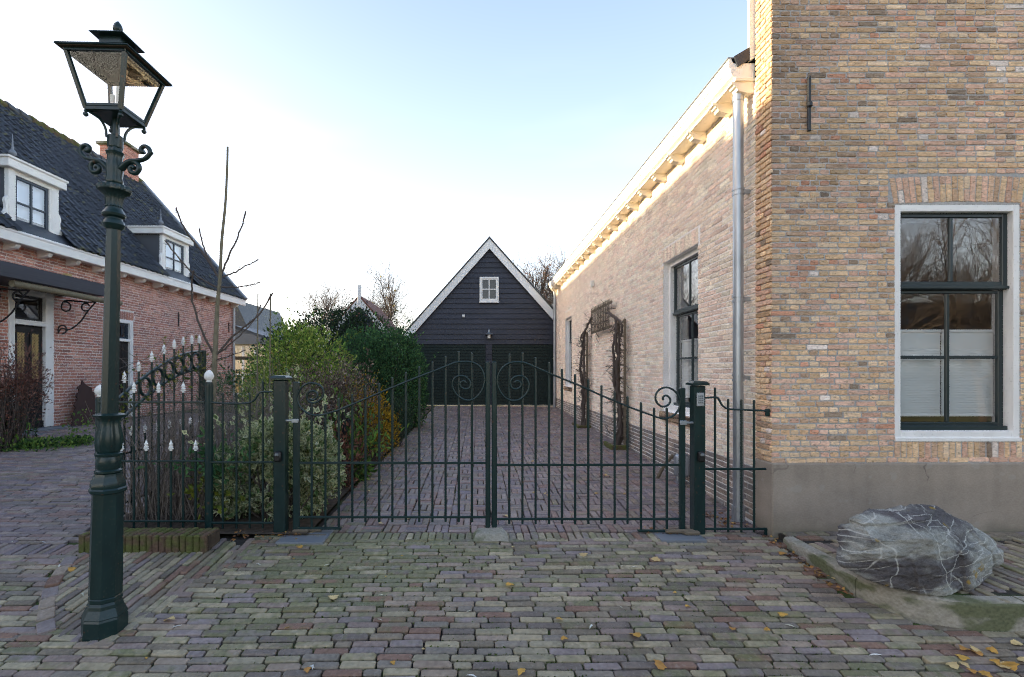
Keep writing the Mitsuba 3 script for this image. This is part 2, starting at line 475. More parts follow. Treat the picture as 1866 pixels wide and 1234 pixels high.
def courses(a0, a1, z0, z1, ch, joint, kind, holes=(), rng=RNG, stretcher=0.19, header=0.0925):
    """(a, z, length, height) of the bricks of a wall. kind 'cross' alternates stretcher and header courses, 'half' is stretcher bond."""
    out, r, z = [], 0, z0
    while z < z1 - 0.01:
        h = min(ch, z1 - z) - joint
        a = a0
        if kind == 'cross':
            unit = stretcher if r % 2 == 0 else header
            first = unit if r % 2 else (unit * (0.75 if r % 4 == 0 else 1.25))
            if r % 2:
                first = header * 0.75 + 0.02
        else:
            unit = stretcher
            first = unit * ((0.55, 1.02, 0.3, 0.8)[r % 4])
        n = 0
        while a < a1 - 0.02:
            l = first if n == 0 else unit * (1 + rng.normal(0, 0.035))
            if n and kind == 'cross' and rng.random() < 0.05:
                l = unit * (0.5 if r % 2 == 0 else 2.0)
            e = min(a + l, a1)
            spans = [(a, e - joint if e < a1 else e)]
            for h0, h1, hz0, hz1 in holes:
                if z + h > hz0 + 0.012 and z < hz1 - 0.012:
                    new = []
                    for s0, s1 in spans:
                        if s1 <= h0 or s0 >= h1:
                            new.append((s0, s1))
                        else:
                            if h0 - s0 > 0.02:
                                new.append((s0, h0))
                            if s1 - h1 > 0.02:
                                new.append((h1, s1))
                    spans = new
            for s0, s1 in spans:
                if s1 - s0 > 0.018:
                    out.append((s0, z, s1 - s0, h))
            a += l
            n += 1
        z += ch
        r += 1
    return np.array(out)


# ---------------------------------------------------------------- leaves and twigs
def frames(dirs, rng):
    d = dirs / np.maximum(np.linalg.norm(dirs, axis=1, keepdims=True), 1e-9)
    s = np.cross(d, rng.normal(size=d.shape))
    s /= np.maximum(np.linalg.norm(s, axis=1, keepdims=True), 1e-9)
    return d, s, np.cross(d, s)


def leaf_mesh(P, dirs, length, width, colors, rng, fold=0.25, edge=None):
    """Folded leaves: base, two sides, tip; with edge colours a leaf has a centre of its own colour too. Returns mesh and vertex colours."""
    n = len(P)
    d, s, u = frames(dirs, rng)
    L = (length * (0.5 + 0.4 * rng.random(n) + 0.55 * rng.random(n) ** 3))[:, None]
    W = L * width / length * (0.85 + 0.3 * rng.random(n))[:, None]
    base, tip = P, P + d * L - u * L * 0.12
    left, right = P + d * L * 0.5 + s * W / 2 + u * W * fold, P + d * L * 0.5 - s * W / 2 + u * W * fold
    if edge is None:
        V = np.stack([base, left, tip, right], 1)
        F = np.array([[0, 1, 2], [0, 2, 3]])
        C = np.repeat(colors[:, None], 4, 1)
    else:
        V = np.stack([base, left, tip, right, P + d * L * 0.5], 1)
        F = np.array([[0, 1, 4], [1, 2, 4], [2, 3, 4], [3, 0, 4]])
        C = np.concatenate([np.repeat(edge[:, None], 4, 1), colors[:, None]], 1)
    k = V.shape[1]
    mesh = trimesh.Trimesh(V.reshape(-1, 3), (F[None] + (np.arange(n) * k)[:, None, None]).reshape(-1, 3), process=False)
    return mesh, C.reshape(-1, 3)


def blob_points(blobs, n, rng, shell=0.35, gap=0.0, scale=3.0):
    """Points in a union of ellipsoids (cx, cy, cz, rx, ry, rz), mostly near the outside; outward directions."""
    blobs = np.asarray(blobs, float)
    w = np.prod(blobs[:, 3:], axis=1) ** 0.67
    out, nor = [], []
    got = 0
    while got < n:
        i = rng.choice(len(blobs), n, p=w / w.sum())
        d = rng.normal(size=(n, 3))
        d /= np.linalg.norm(d, axis=1, keepdims=True)
        r = 1 - shell * rng.random(n) ** 1.5
        r = r * (1 + 0.22 * (meshkit.fbm(blobs[i, :3] * 1.7 + d * 2.1, 3, 5) - 0.5) * 2)
        p = blobs[i, :3] + d * r[:, None] * blobs[i, 3:]
        keep = meshkit.fbm(p * scale, 2, 11) > gap
        keep &= p[:, 2] > 0.02
        out.append(p[keep])
        nor.append(d[keep] / blobs[i[keep], 3:])
        got += keep.sum()
    return np.vstack(out)[:n], np.vstack(nor)[:n]


def palette(cols, n, rng, spread=0.18):
    c = np.asarray(cols, float)[rng.integers(0, len(cols), n)]
    return np.clip(c * (1 + rng.normal(0, spread, (n, 1))), 0.003, 0.9)


def branch_tree(base, height, rng, spread=0.5, levels=4, r0=0.09, kids=4, trunk=0.3, lean=(0, 0, 1), shrink=0.66, k=5):
    """Recursive bare branches: (tubes by level, tip points, tip directions)."""
    tubes, tips, tdirs = {i: [] for i in range(levels + 1)}, [], []

    def grow(p, d, length, r, lev):
        n = 4
        pts = [np.array(p)]
        dd = d / np.linalg.norm(d)
        for i in range(n):
            dd = dd + rng.normal(0, 0.10, 3) + np.array([0, 0, 0.05])
            dd /= np.linalg.norm(dd)
            pts.append(pts[-1] + dd * length / n)
        tubes[lev].append(tube(pts, np.linspace(r, r * 0.55, n + 1), k if lev < 2 else 3, cap=lev < 2))
        if lev >= levels:
            tips.append(pts[-1])
            tdirs.append(dd)
            return
        for c in range(kids):
            s = 0.35 + 0.65 * (c + rng.random()) / kids
            f = min(s, 0.999) * n
            q = pts[int(f)] * (1 - f % 1) + pts[int(f) + 1] * (f % 1)
            nd = dd + rng.normal(0, spread, 3)
            grow(q, nd, length * shrink * (0.75 + 0.5 * rng.random()), r * 0.52, lev + 1)
        grow(pts[-1], dd + rng.normal(0, spread * 0.4, 3), length * shrink, r * 0.55, lev + 1)

    grow(np.array(base, float), np.array(lean, float), height * trunk, r0, 0)
    return tubes, np.array(tips), np.array(tdirs)


def twig_mesh(P, dirs, length, r, rng, bend=0.3):
    """Many thin 3-sided twigs in one go."""
    n = len(P)
    d, s, u = frames(dirs, rng)
    L = length * (0.6 + 0.8 * rng.random(n))[:, None]
    b = rng.normal(0, bend, (n, 1)) * L
    pts = [P, P + d * L * 0.5 + s * b * 0.5, P + d * L + s * b]
    V = []
    for i, q in enumerate(pts):
        rr = r * (1, 0.75, 0.35)[i]
        for a in (0, 2.094, 4.189):
            V.append(q + rr * (math.cos(a) * s + math.sin(a) * u))
    V = np.stack(V, 1)
    F = []
    for i in range(2):
        for j in range(3):
            q = (j + 1) % 3
            F += [(i * 3 + j, i * 3 + q, i * 3 + 3 + q), (i * 3 + j, i * 3 + 3 + q, i * 3 + 3 + j)]
    F = np.array(F)
    return trimesh.Trimesh(V.reshape(-1, 3), (F[None] + (np.arange(n) * 9)[:, None, None]).reshape(-1, 3), process=False)


# ---------------------------------------------------------------- the lie of the land
SLOPE = 0.10                                # the street climbs towards the gate


def uphill(pts):
    """Plan points measured on a level street, moved along their line of sight onto the sloping one."""
    out = []
    for x, y in pts:
        n = (EYE + SLOPE * 4.6) / (EYE / y + SLOPE)
        out.append((x * n / y, n))
    return out


def ground_z(x, y):
    x, y = np.asarray(x, float), np.asarray(y, float)
    zl = 0.35 * np.clip((y - 4.5) / 5.3, 0, 1)
    zr = 0.06 * np.clip((y - 4.95) / 1.3, 0, 1) + 0.20 * np.clip((y - 6.25) / 11.5, 0, 1)
    t = np.clip((x + 3.6) / 1.4, 0, 1)
    t = t * t * (3 - 2 * t)
    return zl * (1 - t) + zr * t - SLOPE * np.clip(4.6 - y, 0, None)


def sheet(x0, x1, y0, y1, dz, nx=24, ny=40):
    X, Y = np.meshgrid(np.linspace(x0, x1, nx), np.linspace(y0, y1, ny), indexing='ij')
    V = np.stack([X, Y, ground_z(X, Y) + dz], -1).reshape(-1, 3)
    F = []
    for i in range(nx - 1):
        for j in range(ny - 1):
            a = i * ny + j
            F += [(a, a + ny, a + ny + 1), (a, a + ny + 1, a + 1)]
    return trimesh.Trimesh(V, np.array(F), process=False)


def drop(V):
    """Lay flat pieces (z measured from 0) onto the land."""
    V = V.copy()
    V[..., 2] += ground_z(V[..., 0], V[..., 1])
    return V


far = 900.0
obj('ground', cat(box(-far, far, -far, 0.2, -1.2, -0.465), box(-far, far, 0.2, 19.5, -1.2, -0.70), box(-far, far, 19.5, far, -1.2, 0.2)), 'land_mat', kind='structure', label='dull open ground reaching to the horizon')


def rows(region, along, pitch, length, joint, rng, z=0.0, wave=0.0, depth=0.0):
    """Running-bond paving inside a shapely polygon. along: 'x' or 'y'. Returns brick arrays (O, A, B, L, H)."""
    x0, y0, x1, y1 = region.bounds
    O, A, B, Ls, Hs = [], [], [], [], []
    p0, p1, q0, q1 = (y0, y1, x0, x1) if along == 'x' else (x0, x1, y0, y1)
    p, r = p0, 0
    while p < p1:
        q = q0 - length * rng.random()
        while q < q1:
            l = length * (1 + rng.normal(0, 0.04))
            if rng.random() < 0.04:
                l *= 0.5
            c = (q + l / 2, p + pitch / 2) if along == 'x' else (p + pitch / 2, q + l / 2)
            if region.contains(Point(c)):
                off = rng.normal(0, 0.0022)
                if along == 'x':
                    w = wave * math.sin(c[0] * 1.1 + 0.6) + wave * 0.6 * math.sin(c[0] * 2.7 + p)
                    sl = wave * 1.1 * math.cos(c[0] * 1.1 + 0.6) + rng.normal(0, 0.006)
                    a = np.array([1, sl, 0]) / math.hypot(1, sl)
                    O.append((q, p + w + off, z))
                    A.append(a)
                    B.append((-a[1], a[0], 0))
                else:
                    sl = rng.normal(0, 0.008)
                    a = np.array([sl, 1, 0]) / math.hypot(1, sl)
                    O.append((p + pitch + off, q, z))
                    A.append(a)
                    B.append((-a[1], a[0], 0))
                Ls.append(l - joint)
                Hs.append(pitch - joint)
            q += l
        p += pitch
        r += 1
    return [np.array(x, float) for x in (O, A, B, Ls, Hs)]


def joinrows(*rs):
    return [np.concatenate(x) for x in zip(*rs)]


def pave(parent, data, bsdf, individual, rng, moss, dz=0.0, bev=0.006, follow=True, tones=None):
    O, A, B, L, H = data
    # bricks() wants the lower-left corner with A x B pointing up
    wav = 0.016 * (meshkit.fbm(np.c_[O[:, 0] * 1.1, O[:, 1] * 1.1, O[:, 0] * 0], 3, 31) - .5)
    V, F = bricks(O, A, B, L, H, 0.010 + wav + rng.normal(0, 0.0028, len(O)), bev, 8, 0.0026, rng, 0.03)
    V = drop(V) if follow else V
    C = V.mean(1)
    tn = rng.random(len(O))
    if tones is not None:
        tn = np.where(np.isnan(tones), tn, tones)
    UV = np.stack([tn, moss(C)], 1)
    lay(parent, V, F, UV, bsdf, 'brick', 'brickwork', individual, seen_size(C, L, H))


rng = np.random.default_rng(21)
ROW, LEN, JT = 0.0630, 0.220, 0.0095
# street: rows along x, a fan of rows along y round the lamp post, a patch of rows along x left of it
diag = uphill([(-3.32, 4.10), (-3.06, 3.62), (-2.86, 3.35), (-2.66, 3.10), (-2.47, 2.90)])
fan = Polygon(diag + uphill([(-2.10, 2.90), (-2.08, 3.35), (-1.96, 4.40), (-3.30, 4.24)]))
main = Polygon([(-7.5, 0.4), (6.5, 0.4)] + uphill([(6.5, 2.90), (3.0, 2.90), (2.74, 2.96), (2.58, 3.20), (2.52, 3.5), (2.66, 4.3)]) + [(2.70, 4.66), (-1.96, 4.66)] + uphill([(-1.96, 4.40), (-2.08, 3.35), (-2.10, 2.90), (-2.47, 2.90), (-2.56, 2.90), (-7.0, 2.90)]))
patch = Polygon(uphill([(-7.0, 2.90), (-2.57, 2.90), (-2.76, 3.10), (-2.96, 3.35), (-3.16, 3.62), (-3.42, 4.06), (-7.5, 4.06)]))
street = numbered('street')
tag(street, 'brick paved street of worn purple-grey pavers in running bond', kind='structure')
obj('bedding', sheet(-8.6, 7.5, 0.2, 4.78, -0.018), 'joint_mat', street, kind='stuff')
soldier = []
gx = -1.50
while gx < 1.72:
    soldier.append((gx + .0685, 4.52))
    gx += .0685
sol = [np.array([(x, y, 0.0) for x, y in soldier]), np.tile([0, 1.0, 0], (len(soldier), 1)), np.tile([-1.0, 0, 0], (len(soldier), 1)), np.full(len(soldier), .185), np.full(len(soldier), .0605)]
main2 = main.difference(Polygon([(-1.52, 4.49), (1.75, 4.49), (1.75, 4.72), (-1.52, 4.72)]))
dl = np.array(diag)
edge_pts = curve(np.c_[dl, np.zeros(len(dl))], 6)
seg = np.linalg.norm(np.diff(edge_pts, axis=0), axis=1)
cum = np.r_[0, np.cumsum(seg)]
eO, eA, eB = [], [], []
for s in np.arange(0, cum[-1] - 0.16, 0.176):
    p, q = (np.array([np.interp(t, cum, edge_pts[:, i]) for i in range(3)]) for t in (s, s + 0.168))
    a = (q - p) / np.linalg.norm(q - p)
    eO.append(p)
    eA.append(a)
    eB.append((-a[1], a[0], 0))
edge = [np.array(eO), np.array(eA), np.array(eB), np.full(len(eO), .150), np.full(len(eO), .095)]
edge[0] = edge[0] - edge[2] * 0.095 + [0, 0, .012]
data = joinrows(rows(main2.buffer(.07), 'x', ROW, LEN, JT, rng, wave=0.012), rows(fan.buffer(.045), 'y', ROW, LEN, JT, rng), rows(patch.buffer(.05), 'x', ROW, LEN, JT, rng, wave=0.006), sol, edge)


def street_moss(C):
    n = meshkit.fbm(np.c_[C[:, 0] * 0.9, C[:, 1] * 0.9, C[:, 0] * 0], 3, 3)
    centre = np.exp(-((C[:, 0] + 1.0) / 1.3) ** 2) * np.clip((C[:, 1] - 2.3) / 2, 0, 1)
    return np.clip(0.9 * (n - 0.42) + 0.40 * centre + 0.11 + 0.19 * rng.normal(size=len(C)), 0, 1)


tones = np.full(len(data[0]), np.nan)
tones[-len(eO):] = np.array([3.5, 1.5, 6.5, 10.5])[rng.integers(0, 4, len(eO))] / len(PAVE)
pave(street, data, 'paver_mat', 300, rng, street_moss, tones=tones)

# driveway behind the gate: mixed bond of stretchers and paired headers
drive = numbered('driveway')
tag(drive, 'brick driveway of bluish purple pavers between gate and garage', kind='structure')
obj('bedding', sheet(-1.62, 2.80, 4.78, 18.4, -0.014, 16, 60), 'joint_mat', drive, kind='stuff')
O, A, B, L, H = [], [], [], [], []
UNIT = .212
for j in range(int((18.05 - 4.74) / UNIT) + 1):
    for i in range(int(4.33 / UNIT) + 1):
        x, y = -1.56 + i * UNIT + rng.normal(0, .003), 4.735 + j * UNIT + rng.normal(0, .003)
        wide = min(UNIT, 2.765 - x)
        if wide < .05 or y > 18.0:
            continue
        for k in range(3):
            if (i + j) % 2 == 0 or wide < UNIT * .95:
                O.append((x, y + k * UNIT / 3, 0))
                A.append((1.0, rng.normal(0, .01), 0))
                B.append((0, 1.0, 0))
                L.append(wide - .0075)
            else:
                O.append((x + (k + 1) * UNIT / 3 - .0075, y, 0))
                A.append((rng.normal(0, .01), 1.0, 0))
                B.append((-1.0, 0, 0))
                L.append(UNIT - .0075)
            H.append(UNIT / 3 - .0075)
pave(drive, [np.array(q, float) for q in (O, A, B, L, H)], 'drive_mat', 300, rng,
     lambda C: np.clip(0.05 + 0.35 * np.exp(-((C[:, 0] + 1.4) / 0.6) ** 2) + 0.12 * rng.normal(size=len(C)), 0, 1))

# path to the left-hand house
path = numbered('path')
tag(path, 'brick path of dark purple pavers rising to the red brick house', kind='structure')
obj('bedding', sheet(-9.05, -3.4, 4.78, 19.5, -0.014, 20, 40), 'joint_mat', path, kind='stuff')
lef = Polygon([(-8.6, 4.46), (-3.66, 4.46), (-3.66, 14.0), (-8.6, 14.0)])
sx = np.arange(-7.4, -3.36, .066)
head = [np.array([(x + .066, 4.245, 0) for x in sx]), np.tile([0, 1.0, 0], (len(sx), 1)), np.tile([-1.0, 0, 0], (len(sx), 1)), np.full(len(sx), .205), np.full(len(sx), .058)]
pave(path, joinrows(rows(lef, 'x', ROW, LEN, JT, rng), rows(Polygon([(-7.5, 4.08), (-3.45, 4.08), (-3.45, 4.2), (-7.5, 4.2)]), 'x', .10, LEN * 1.3, JT, rng), head), 'drive_mat', 300, rng,
     lambda C: np.clip(0.05 + 0.12 * rng.normal(size=len(C)), 0, 1))

# raised footpath at the right with its kerb
foot = numbered('footpath')
tag(foot, 'raised brick footpath along the yellow brick house', kind='structure')
kerb_line = uphill([(2.73, 4.44), (2.67, 3.95), (2.60, 3.52), (2.61, 3.26), (2.70, 3.08), (2.84, 2.975), (3.02, 2.935), (3.4, 2.93), (4.2, 2.93), (5.2, 2.93), (6.4, 2.93)])
kc = curve(np.c_[np.array(kerb_line), np.zeros(len(kerb_line))], 8)[:, :2]
tk = np.gradient(kc, axis=0)
tk /= np.linalg.norm(tk, axis=1, keepdims=True)
inner = kc + np.c_[-tk[:, 1], tk[:, 0]] * 0.105
fpoly = Polygon(list(map(tuple, inner)) + [(7.0, 4.62), (2.80, 4.62)]).buffer(0)
KZ = 0.045
obj('bedding', prism(fpoly.buffer(-0.003), 0.13, (0, 0, KZ - 0.142), (1, 0, 0), (0, 1, 0)), 'joint_mat', foot, kind='stuff')
small = fpoly.buffer(-0.012)
ra = rows(small.intersection(Polygon([(2.5, 2.9), (7, 2.9), (7, 4.40), (2.5, 4.40)])), 'y', 0.068, LEN, JT, rng, KZ - 0.006)
rb = rows(small.intersection(Polygon([(2.5, 4.41), (7, 4.41), (7, 4.63), (2.5, 4.63)])), 'x', 0.105, LEN, JT, rng, KZ - 0.006)
pave(foot, joinrows(ra, rb), 'paver_mat', 300, rng, lambda C: np.clip(0.30 + 0.2 * rng.normal(size=len(C)), 0, 1), follow=False)
kerb = numbered('kerb')
tag(kerb, 'rounded concrete kerb edging the raised footpath', kind='structure')
ck = np.r_[0, np.cumsum(np.linalg.norm(np.diff(kc, axis=0), axis=1))]
stops = [0, 0.86, 1.86, 2.86, 3.86, 4.8]
for a, b in zip(stops[:-1], stops[1:]):
    s = np.linspace(a + 0.004, min(b, ck[-1]) - 0.004, 16)
    c = np.stack([np.interp(s, ck, kc[:, i]) for i in range(2)], 1)
    t = np.gradient(c, axis=0)
    t /= np.linalg.norm(t, axis=1, keepdims=True)
    nrm = np.c_[-t[:, 1], t[:, 0]]
    prof = [(0.0, -0.30), (0.004, KZ - 0.03), (0.012, KZ - 0.010), (0.030, KZ + 0.003), (0.098, KZ + 0.004), (0.104, KZ - 0.004), (0.104, -0.30)]
    V = np.array([[(*(c[i] + nrm[i] * o), z + 0.0015 * math.sin(9 * i + z * 50)) for o, z in prof] for i in range(len(c))])
    k = len(prof)
    F = []
    for i in range(len(c) - 1):
        for j in range(k):
            q = (j + 1) % k
            F += [(i * k + j, (i + 1) * k + j, (i + 1) * k + q), (i * k + j, (i + 1) * k + q, i * k + q)]
    for i0 in (0, (len(c) - 1) * k):
        F += [(i0, i0 + j, i0 + j + 1) for j in range(1, k - 1)]
    obj('stone', trimesh.Trimesh(V.reshape(-1, 3), np.array(F), process=False), 'concrete_mat', kerb, smooth=35)

# planting bed between driveway and path
obj('planting_bed', cat(sheet(-3.62, -1.60, 4.60, 14, 0.03), sheet(-4.6, -1.6, 14, 19.4, 0.02)), 'soil_mat', kind='structure', label='dark soil of the planting bed beside the driveway')

# ---------------------------------------------------------------- sash windows (used by the right-hand house)
def sash_window(parent, plane, s, d, a0, a1, z0, z1, room=None, label=None, blind=True, split=0.665, jamb=0.06):
    """White frame, upper and lower sash in dark green with panes and a pleated blind. plane 'y' looks along -y at y = d, 'x' along -x at x = d; depth grows inwards."""
    w = tag(numbered(parent + '__window'), label)
    dd = lambda q: d + s * q
    obj('frame', cat(frame_mesh(plane, a0, a1, z0, z1, jamb, dd(0.0), dd(0.13), 0.085, 0.065),
                     bar(plane, a0 - 0.004, a1 + 0.004, z0 - 0.015, z0 + 0.022, dd(-0.018), dd(0.02))), 'white_mat', w)
    b0, b1, y0, y1 = a0 + jamb + .001, a1 - jamb - .001, z0 + 0.086, z1 - 0.066
    zm = y0 + (y1 - y0) * split
    am = (b0 + b1) / 2
    obj('upper_sash', cat(frame_mesh(plane, b0, b1, zm - 0.035, y1, 0.048, dd(0.052), dd(0.086), 0.075, 0.04),
                          bar(plane, am - 0.016, am + 0.016, zm + 0.041, y1 - 0.041, dd(0.056), dd(0.084)),
                          bar(plane, b0 - 0.001, b1 + 0.001, zm - 0.030, zm + 0.0, dd(0.034), dd(0.051))), 'frame_green_mat', w)
    zc = y0 + (zm - y0) * 0.505
    obj('lower_sash', cat(frame_mesh(plane, b0 + .002, b1 - .002, y0, zm - 0.037, 0.05, dd(0.088), dd(0.122), 0.07, 0.03),
                          bar(plane, am - 0.016, am + 0.016, y0 + 0.071, zm - 0.068, dd(0.092), dd(0.12)),
                          bar(plane, b0 + 0.053, am - 0.017, zc - 0.015, zc + 0.015, dd(0.093), dd(0.119)), bar(plane, am + 0.017, b1 - 0.053, zc - 0.015, zc + 0.015, dd(0.093), dd(0.119)),
                          bar(plane, b0 - 0.001, b1 + 0.001, y0 - 0.002, y0 + 0.04, dd(0.05), dd(0.087))), 'frame_green_mat', w)
    for p0, p1, q0, q1, q in ((b0 + .046, am - .014, zm + .038, y1 - .038, .070), (am + .014, b1 - .046, zm + .038, y1 - .038, .070),
                              (b0 + .05, am - .014, zc + .013, zm - .066, .105), (am + .014, b1 - .05, zc + .013, zm - .066, .105),
                              (b0 + .05, am - .014, y0 + .068, zc - .013, .105), (am + .014, b1 - .05, y0 + .068, zc - .013, .105)):
        obj('pane', pane(plane, p0, p1, q0, q1, dd(q)), 'glass_mat', w)
    if blind:
        zt, zb = zc + (zm - zc) * 0.36, y0 + 0.14
        for p0, p1 in ((b0 + .02, am - .004), (am + .004, b1 - .02)):
            V, F, k = [], [], 0
            zs = np.arange(zb, zt - 0.16, 0.012)
            zs = np.r_[zs, zt]
            for i, z in enumerate(zs):
                q = dd(0.165 + (0.004 if i % 2 else 0.0))
                for a in (p0, p1):
                    V.append((a, q, z) if plane == 'y' else (q, a, z))
                if i:
                    F += [(2 * i - 2, 2 * i - 1, 2 * i + 1), (2 * i - 2, 2 * i + 1, 2 * i)]
            rail = [bar(plane, p0, p1, zt, zt + 0.028, dd(0.155), dd(0.18)), bar(plane, p0, p1, zb - 0.02, zb, dd(0.158), dd(0.18))]
            obj('blind', cat(trimesh.Trimesh(V, F, process=False), *rail), 'blind_mat', w)
    return w


# ---------------------------------------------------------------- yellow brick house at the right
rng = np.random.default_rng(33)
hs = thing('yellow_brick_house', 'large yellow-brown brick house at the right with sash windows and a long side wing', 'house')
FX, FY, FT = 2.763, 4.66, 6.5            # left edge, brick plane and top of the front wall
W0, W1, WZ0, WZ1 = 3.925, 5.116, 0.897, 3.124
V2 = (6.9, 8.0)
fw = tag(numbered(hs + '__front_wall'), 'street wall of mottled yellow, pink and dark bricks')
obj('core', cat(box(FX + .012, W0, FY + .002, FY + .26, 0, FT), box(W1, 9.0, FY + .002, FY + .26, 0, FT), box(W0, W1, FY + .002, FY + .26, 0, WZ0), box(W0, W1, FY + .002, FY + .26, WZ1, FT)), 'mortar_front_mat', fw)
ARCH = (W0 - .06, W1 + .06, WZ1 - .002, WZ1 + .262)
holes = [(W0, W1, WZ0 - .03, WZ1), ARCH, (W0 - .01, W1 + .01, WZ0 - .168, WZ0 - .005)]
cs = courses(FX, 8.4, 0.688, 6.4, 0.0534, 0.0115, 'cross', holes, rng)
O = np.c_[cs[:, 0], np.full(len(cs), FY), cs[:, 1]]
A, B = np.tile([1.0, 0, 0], (len(cs), 1)), np.tile([0, 0, 1.0], (len(cs), 1))
L, H = cs[:, 2].copy(), cs[:, 3].copy()
O[:, 2] += rng.normal(0, .0012, len(O)) + 0.004 * np.sin(O[:, 0] * 1.7)
ao, aa, ab, al = [], [], [], []
x = ARCH[0] + .03
nA = int((ARCH[1] - ARCH[0] - .02) / .058)
for i in range(nA):
    t = (i + 0.5) / nA - 0.5
    th = t * 0.34
    up = np.array([math.sin(th), 0, math.cos(th)])
    lf = np.array([-math.cos(th), 0, math.sin(th)])
    foot_pt = np.array([(W0 + W1) / 2 + t * (W1 - W0 + .02) + .024, FY, WZ1 + .006 + 0.018 * (0.25 - t * t) * 4])
    cut = [.0, .25] if rng.random() < 0.5 else ([.0, .125, .25] if rng.random() < 0.5 else [.0, .17, .25])
    for c0, c1 in zip(cut[:-1], cut[1:]):
        ao.append(foot_pt + up * c0)
        aa.append(up)
        ab.append(lf)
        al.append(c1 - c0 - .007)
for xx in np.arange(W0 + .052, W1 + .03, .0575):
    ao.append((xx, FY, WZ0 - .163))
    aa.append((0, 0, 1.0))
    ab.append((-1.0, 0, 0))
    al.append(.145)
nb = len(ao)
O, A, B = np.vstack([O, ao]), np.vstack([A, aa]), np.vstack([B, ab])
L, H = np.r_[L, al], np.r_[H, np.full(nb, .048)]
V, F = bricks(O, A, B, L, H, 0.0042 + rng.normal(0, .0014, len(O)), 0.0034, 8, 0.0020, rng)
tone = rng.random(len(O))
corner = np.clip(1 - (O[:, 0] - FX) / 0.75, 0, 1) * np.clip((O[:, 2] - 2.2) / 1.5, 0, 1)       # weathered, greyer bricks near the upper corner
tone = np.where(rng.random(len(O)) < corner * 0.6, np.array([10.5, 11.5, 22.5, 23.5])[rng.integers(0, 4, len(O))] / 36, tone)
broad = meshkit.fbm(O * [.9, .9, .9] + 3, 3, 17) - .5
UVb = np.stack([tone, np.clip(1 - 0.28 * corner + .42 * broad + rng.normal(0, .09, len(O)), .5, 1.35)], 1)
lay(fw, V, F, UVb, 'brick_front_mat', 'brick', 'brickwork', 300, seen_size(V.mean(1), L, H))
# return of the front wall
csr = courses(0, .262, .688, 6.4, 0.0534, 0.0095, 'cross', (), rng)
O = np.c_[np.full(len(csr), FX), FY + .262 - csr[:, 0], csr[:, 1]]
Vr, F = bricks(O, np.tile([0, -1.0, 0], (len(O), 1)), np.tile([0, 0, 1.0], (len(O), 1)), csr[:, 2], csr[:, 3], 0.007 + rng.normal(0, .002, len(O)), .0055, 8, .002, rng)
k = Vr.shape[1]
obj('return_brickwork', trimesh.Trimesh(Vr.reshape(-1, 3), (F[None] + (np.arange(len(O)) * k)[:, None, None]).reshape(-1, 3), process=False), 'brick_front_mat', fw,
    uv=np.repeat(np.stack([rng.random(len(O)), 1.05 + rng.normal(0, .1, len(O))], 1), k, 0), kind='stuff')
obj('plinth', box(FX - .012, 9.0, FY - .035, FY + .263, -.1, .685, .012), 'plinth_mat', hs, label='grey rendered plinth below the street wall')
obj('wall_anchor', cat(box(3.088, 3.120, FY - .032, FY - .012, 3.80, 4.30, .006), box(3.078, 3.128, FY - .05, FY - .010, 4.02, 4.075, .012), box(3.092, 3.116, FY - .036, FY - .008, 4.29, 4.32, .006)), 'iron_mat', hs, smooth=30)
sash_window(hs, 'y', 1, FY + .004, W0 + .003, W1 - .003, WZ0 + .002, WZ1 - .002, label='tall white framed sash window of the street wall with blinds half lowered')
obj('interior', cat(box(3.30, 3.31, 4.95, 17.5, 0.1, 4.3), box(8.9, 8.91, 4.95, 17.5, 0.1, 4.3), box(3.3, 8.9, 8.6, 8.61, .1, 4.3), box(3.3, 8.9, 4.95, 17.5, .09, .1), box(3.3, 8.9, 4.95, 17.5, 4.3, 4.31)), 'room_mat', hs) if False else None
# side wing
SX = 2.775
sw = tag(numbered(hs + '__side_wall'), 'long side wall of pale yellow and pink brick above a band of dark brick')
Y0, Y1, ZT = FY + .262, 17.7, 4.46
S2, S3 = (6.24, 7.43, 0.95, 3.165), (14.7, 15.8, 1.06, 3.2)
zs = [-.1, .57]
obj('core', cat(*[box(SX + .002, SX + .27, a, b, z0, z1) for a, b, z0, z1 in ((Y0, S2[0], -.1, ZT), (S2[1], S3[0], -.1, ZT), (S3[1], Y1, -.1, ZT), (S2[0], S2[1], -.1, S2[2]), (S2[0], S2[1], S2[3], ZT),
                                                                          (S3[0], S3[1], -.1, S3[2]), (S3[0], S3[1], S3[3], ZT))]), 'mortar_side_mat', sw)
flip = lambda h: (Y1 - h[1], Y1 - h[0], h[2], h[3])
arch2, arch3 = [(h[0] - .06, h[1] + .06, h[3] - .002, h[3] + .21) for h in (S2, S3)]
sills = [(h[0] - .05, h[1] + .05, h[2] - .13, h[2] + .002) for h in (S2, S3)]
cs = courses(0, Y1 - Y0, .03, ZT - .01, .0622, .0115, 'half', [flip(h) for h in (S2, S3, arch2, arch3, *sills)], rng, stretcher=.21)
O = np.c_[np.full(len(cs), SX), Y1 - cs[:, 0], cs[:, 1]]
A, B, L, H = np.tile([0, -1.0, 0], (len(O), 1)), np.tile([0, 0, 1.0], (len(O), 1)), cs[:, 2], cs[:, 3]
ao = []
for h in (S2, S3):
    n = int((h[1] - h[0] + .1) / .0622)
    for i in range(n):
        ao.append((SX, h[0] - .05 + (i + 0.9) * .0622, h[3] + .006))
ao = np.array(ao)
O = np.vstack([O, ao])
A = np.vstack([A, np.tile([0, 0, 1.0], (len(ao), 1))])
B = np.vstack([B, np.tile([0, 1.0, 0], (len(ao), 1))])
L, H = np.r_[L, np.full(len(ao), .195)], np.r_[H, np.full(len(ao), .052)]
V, F = bricks(O, A, B, L, H, .005 + rng.normal(0, .0014, len(O)), .0045, 4, .0014, rng)
band = O[:, 2] < .55
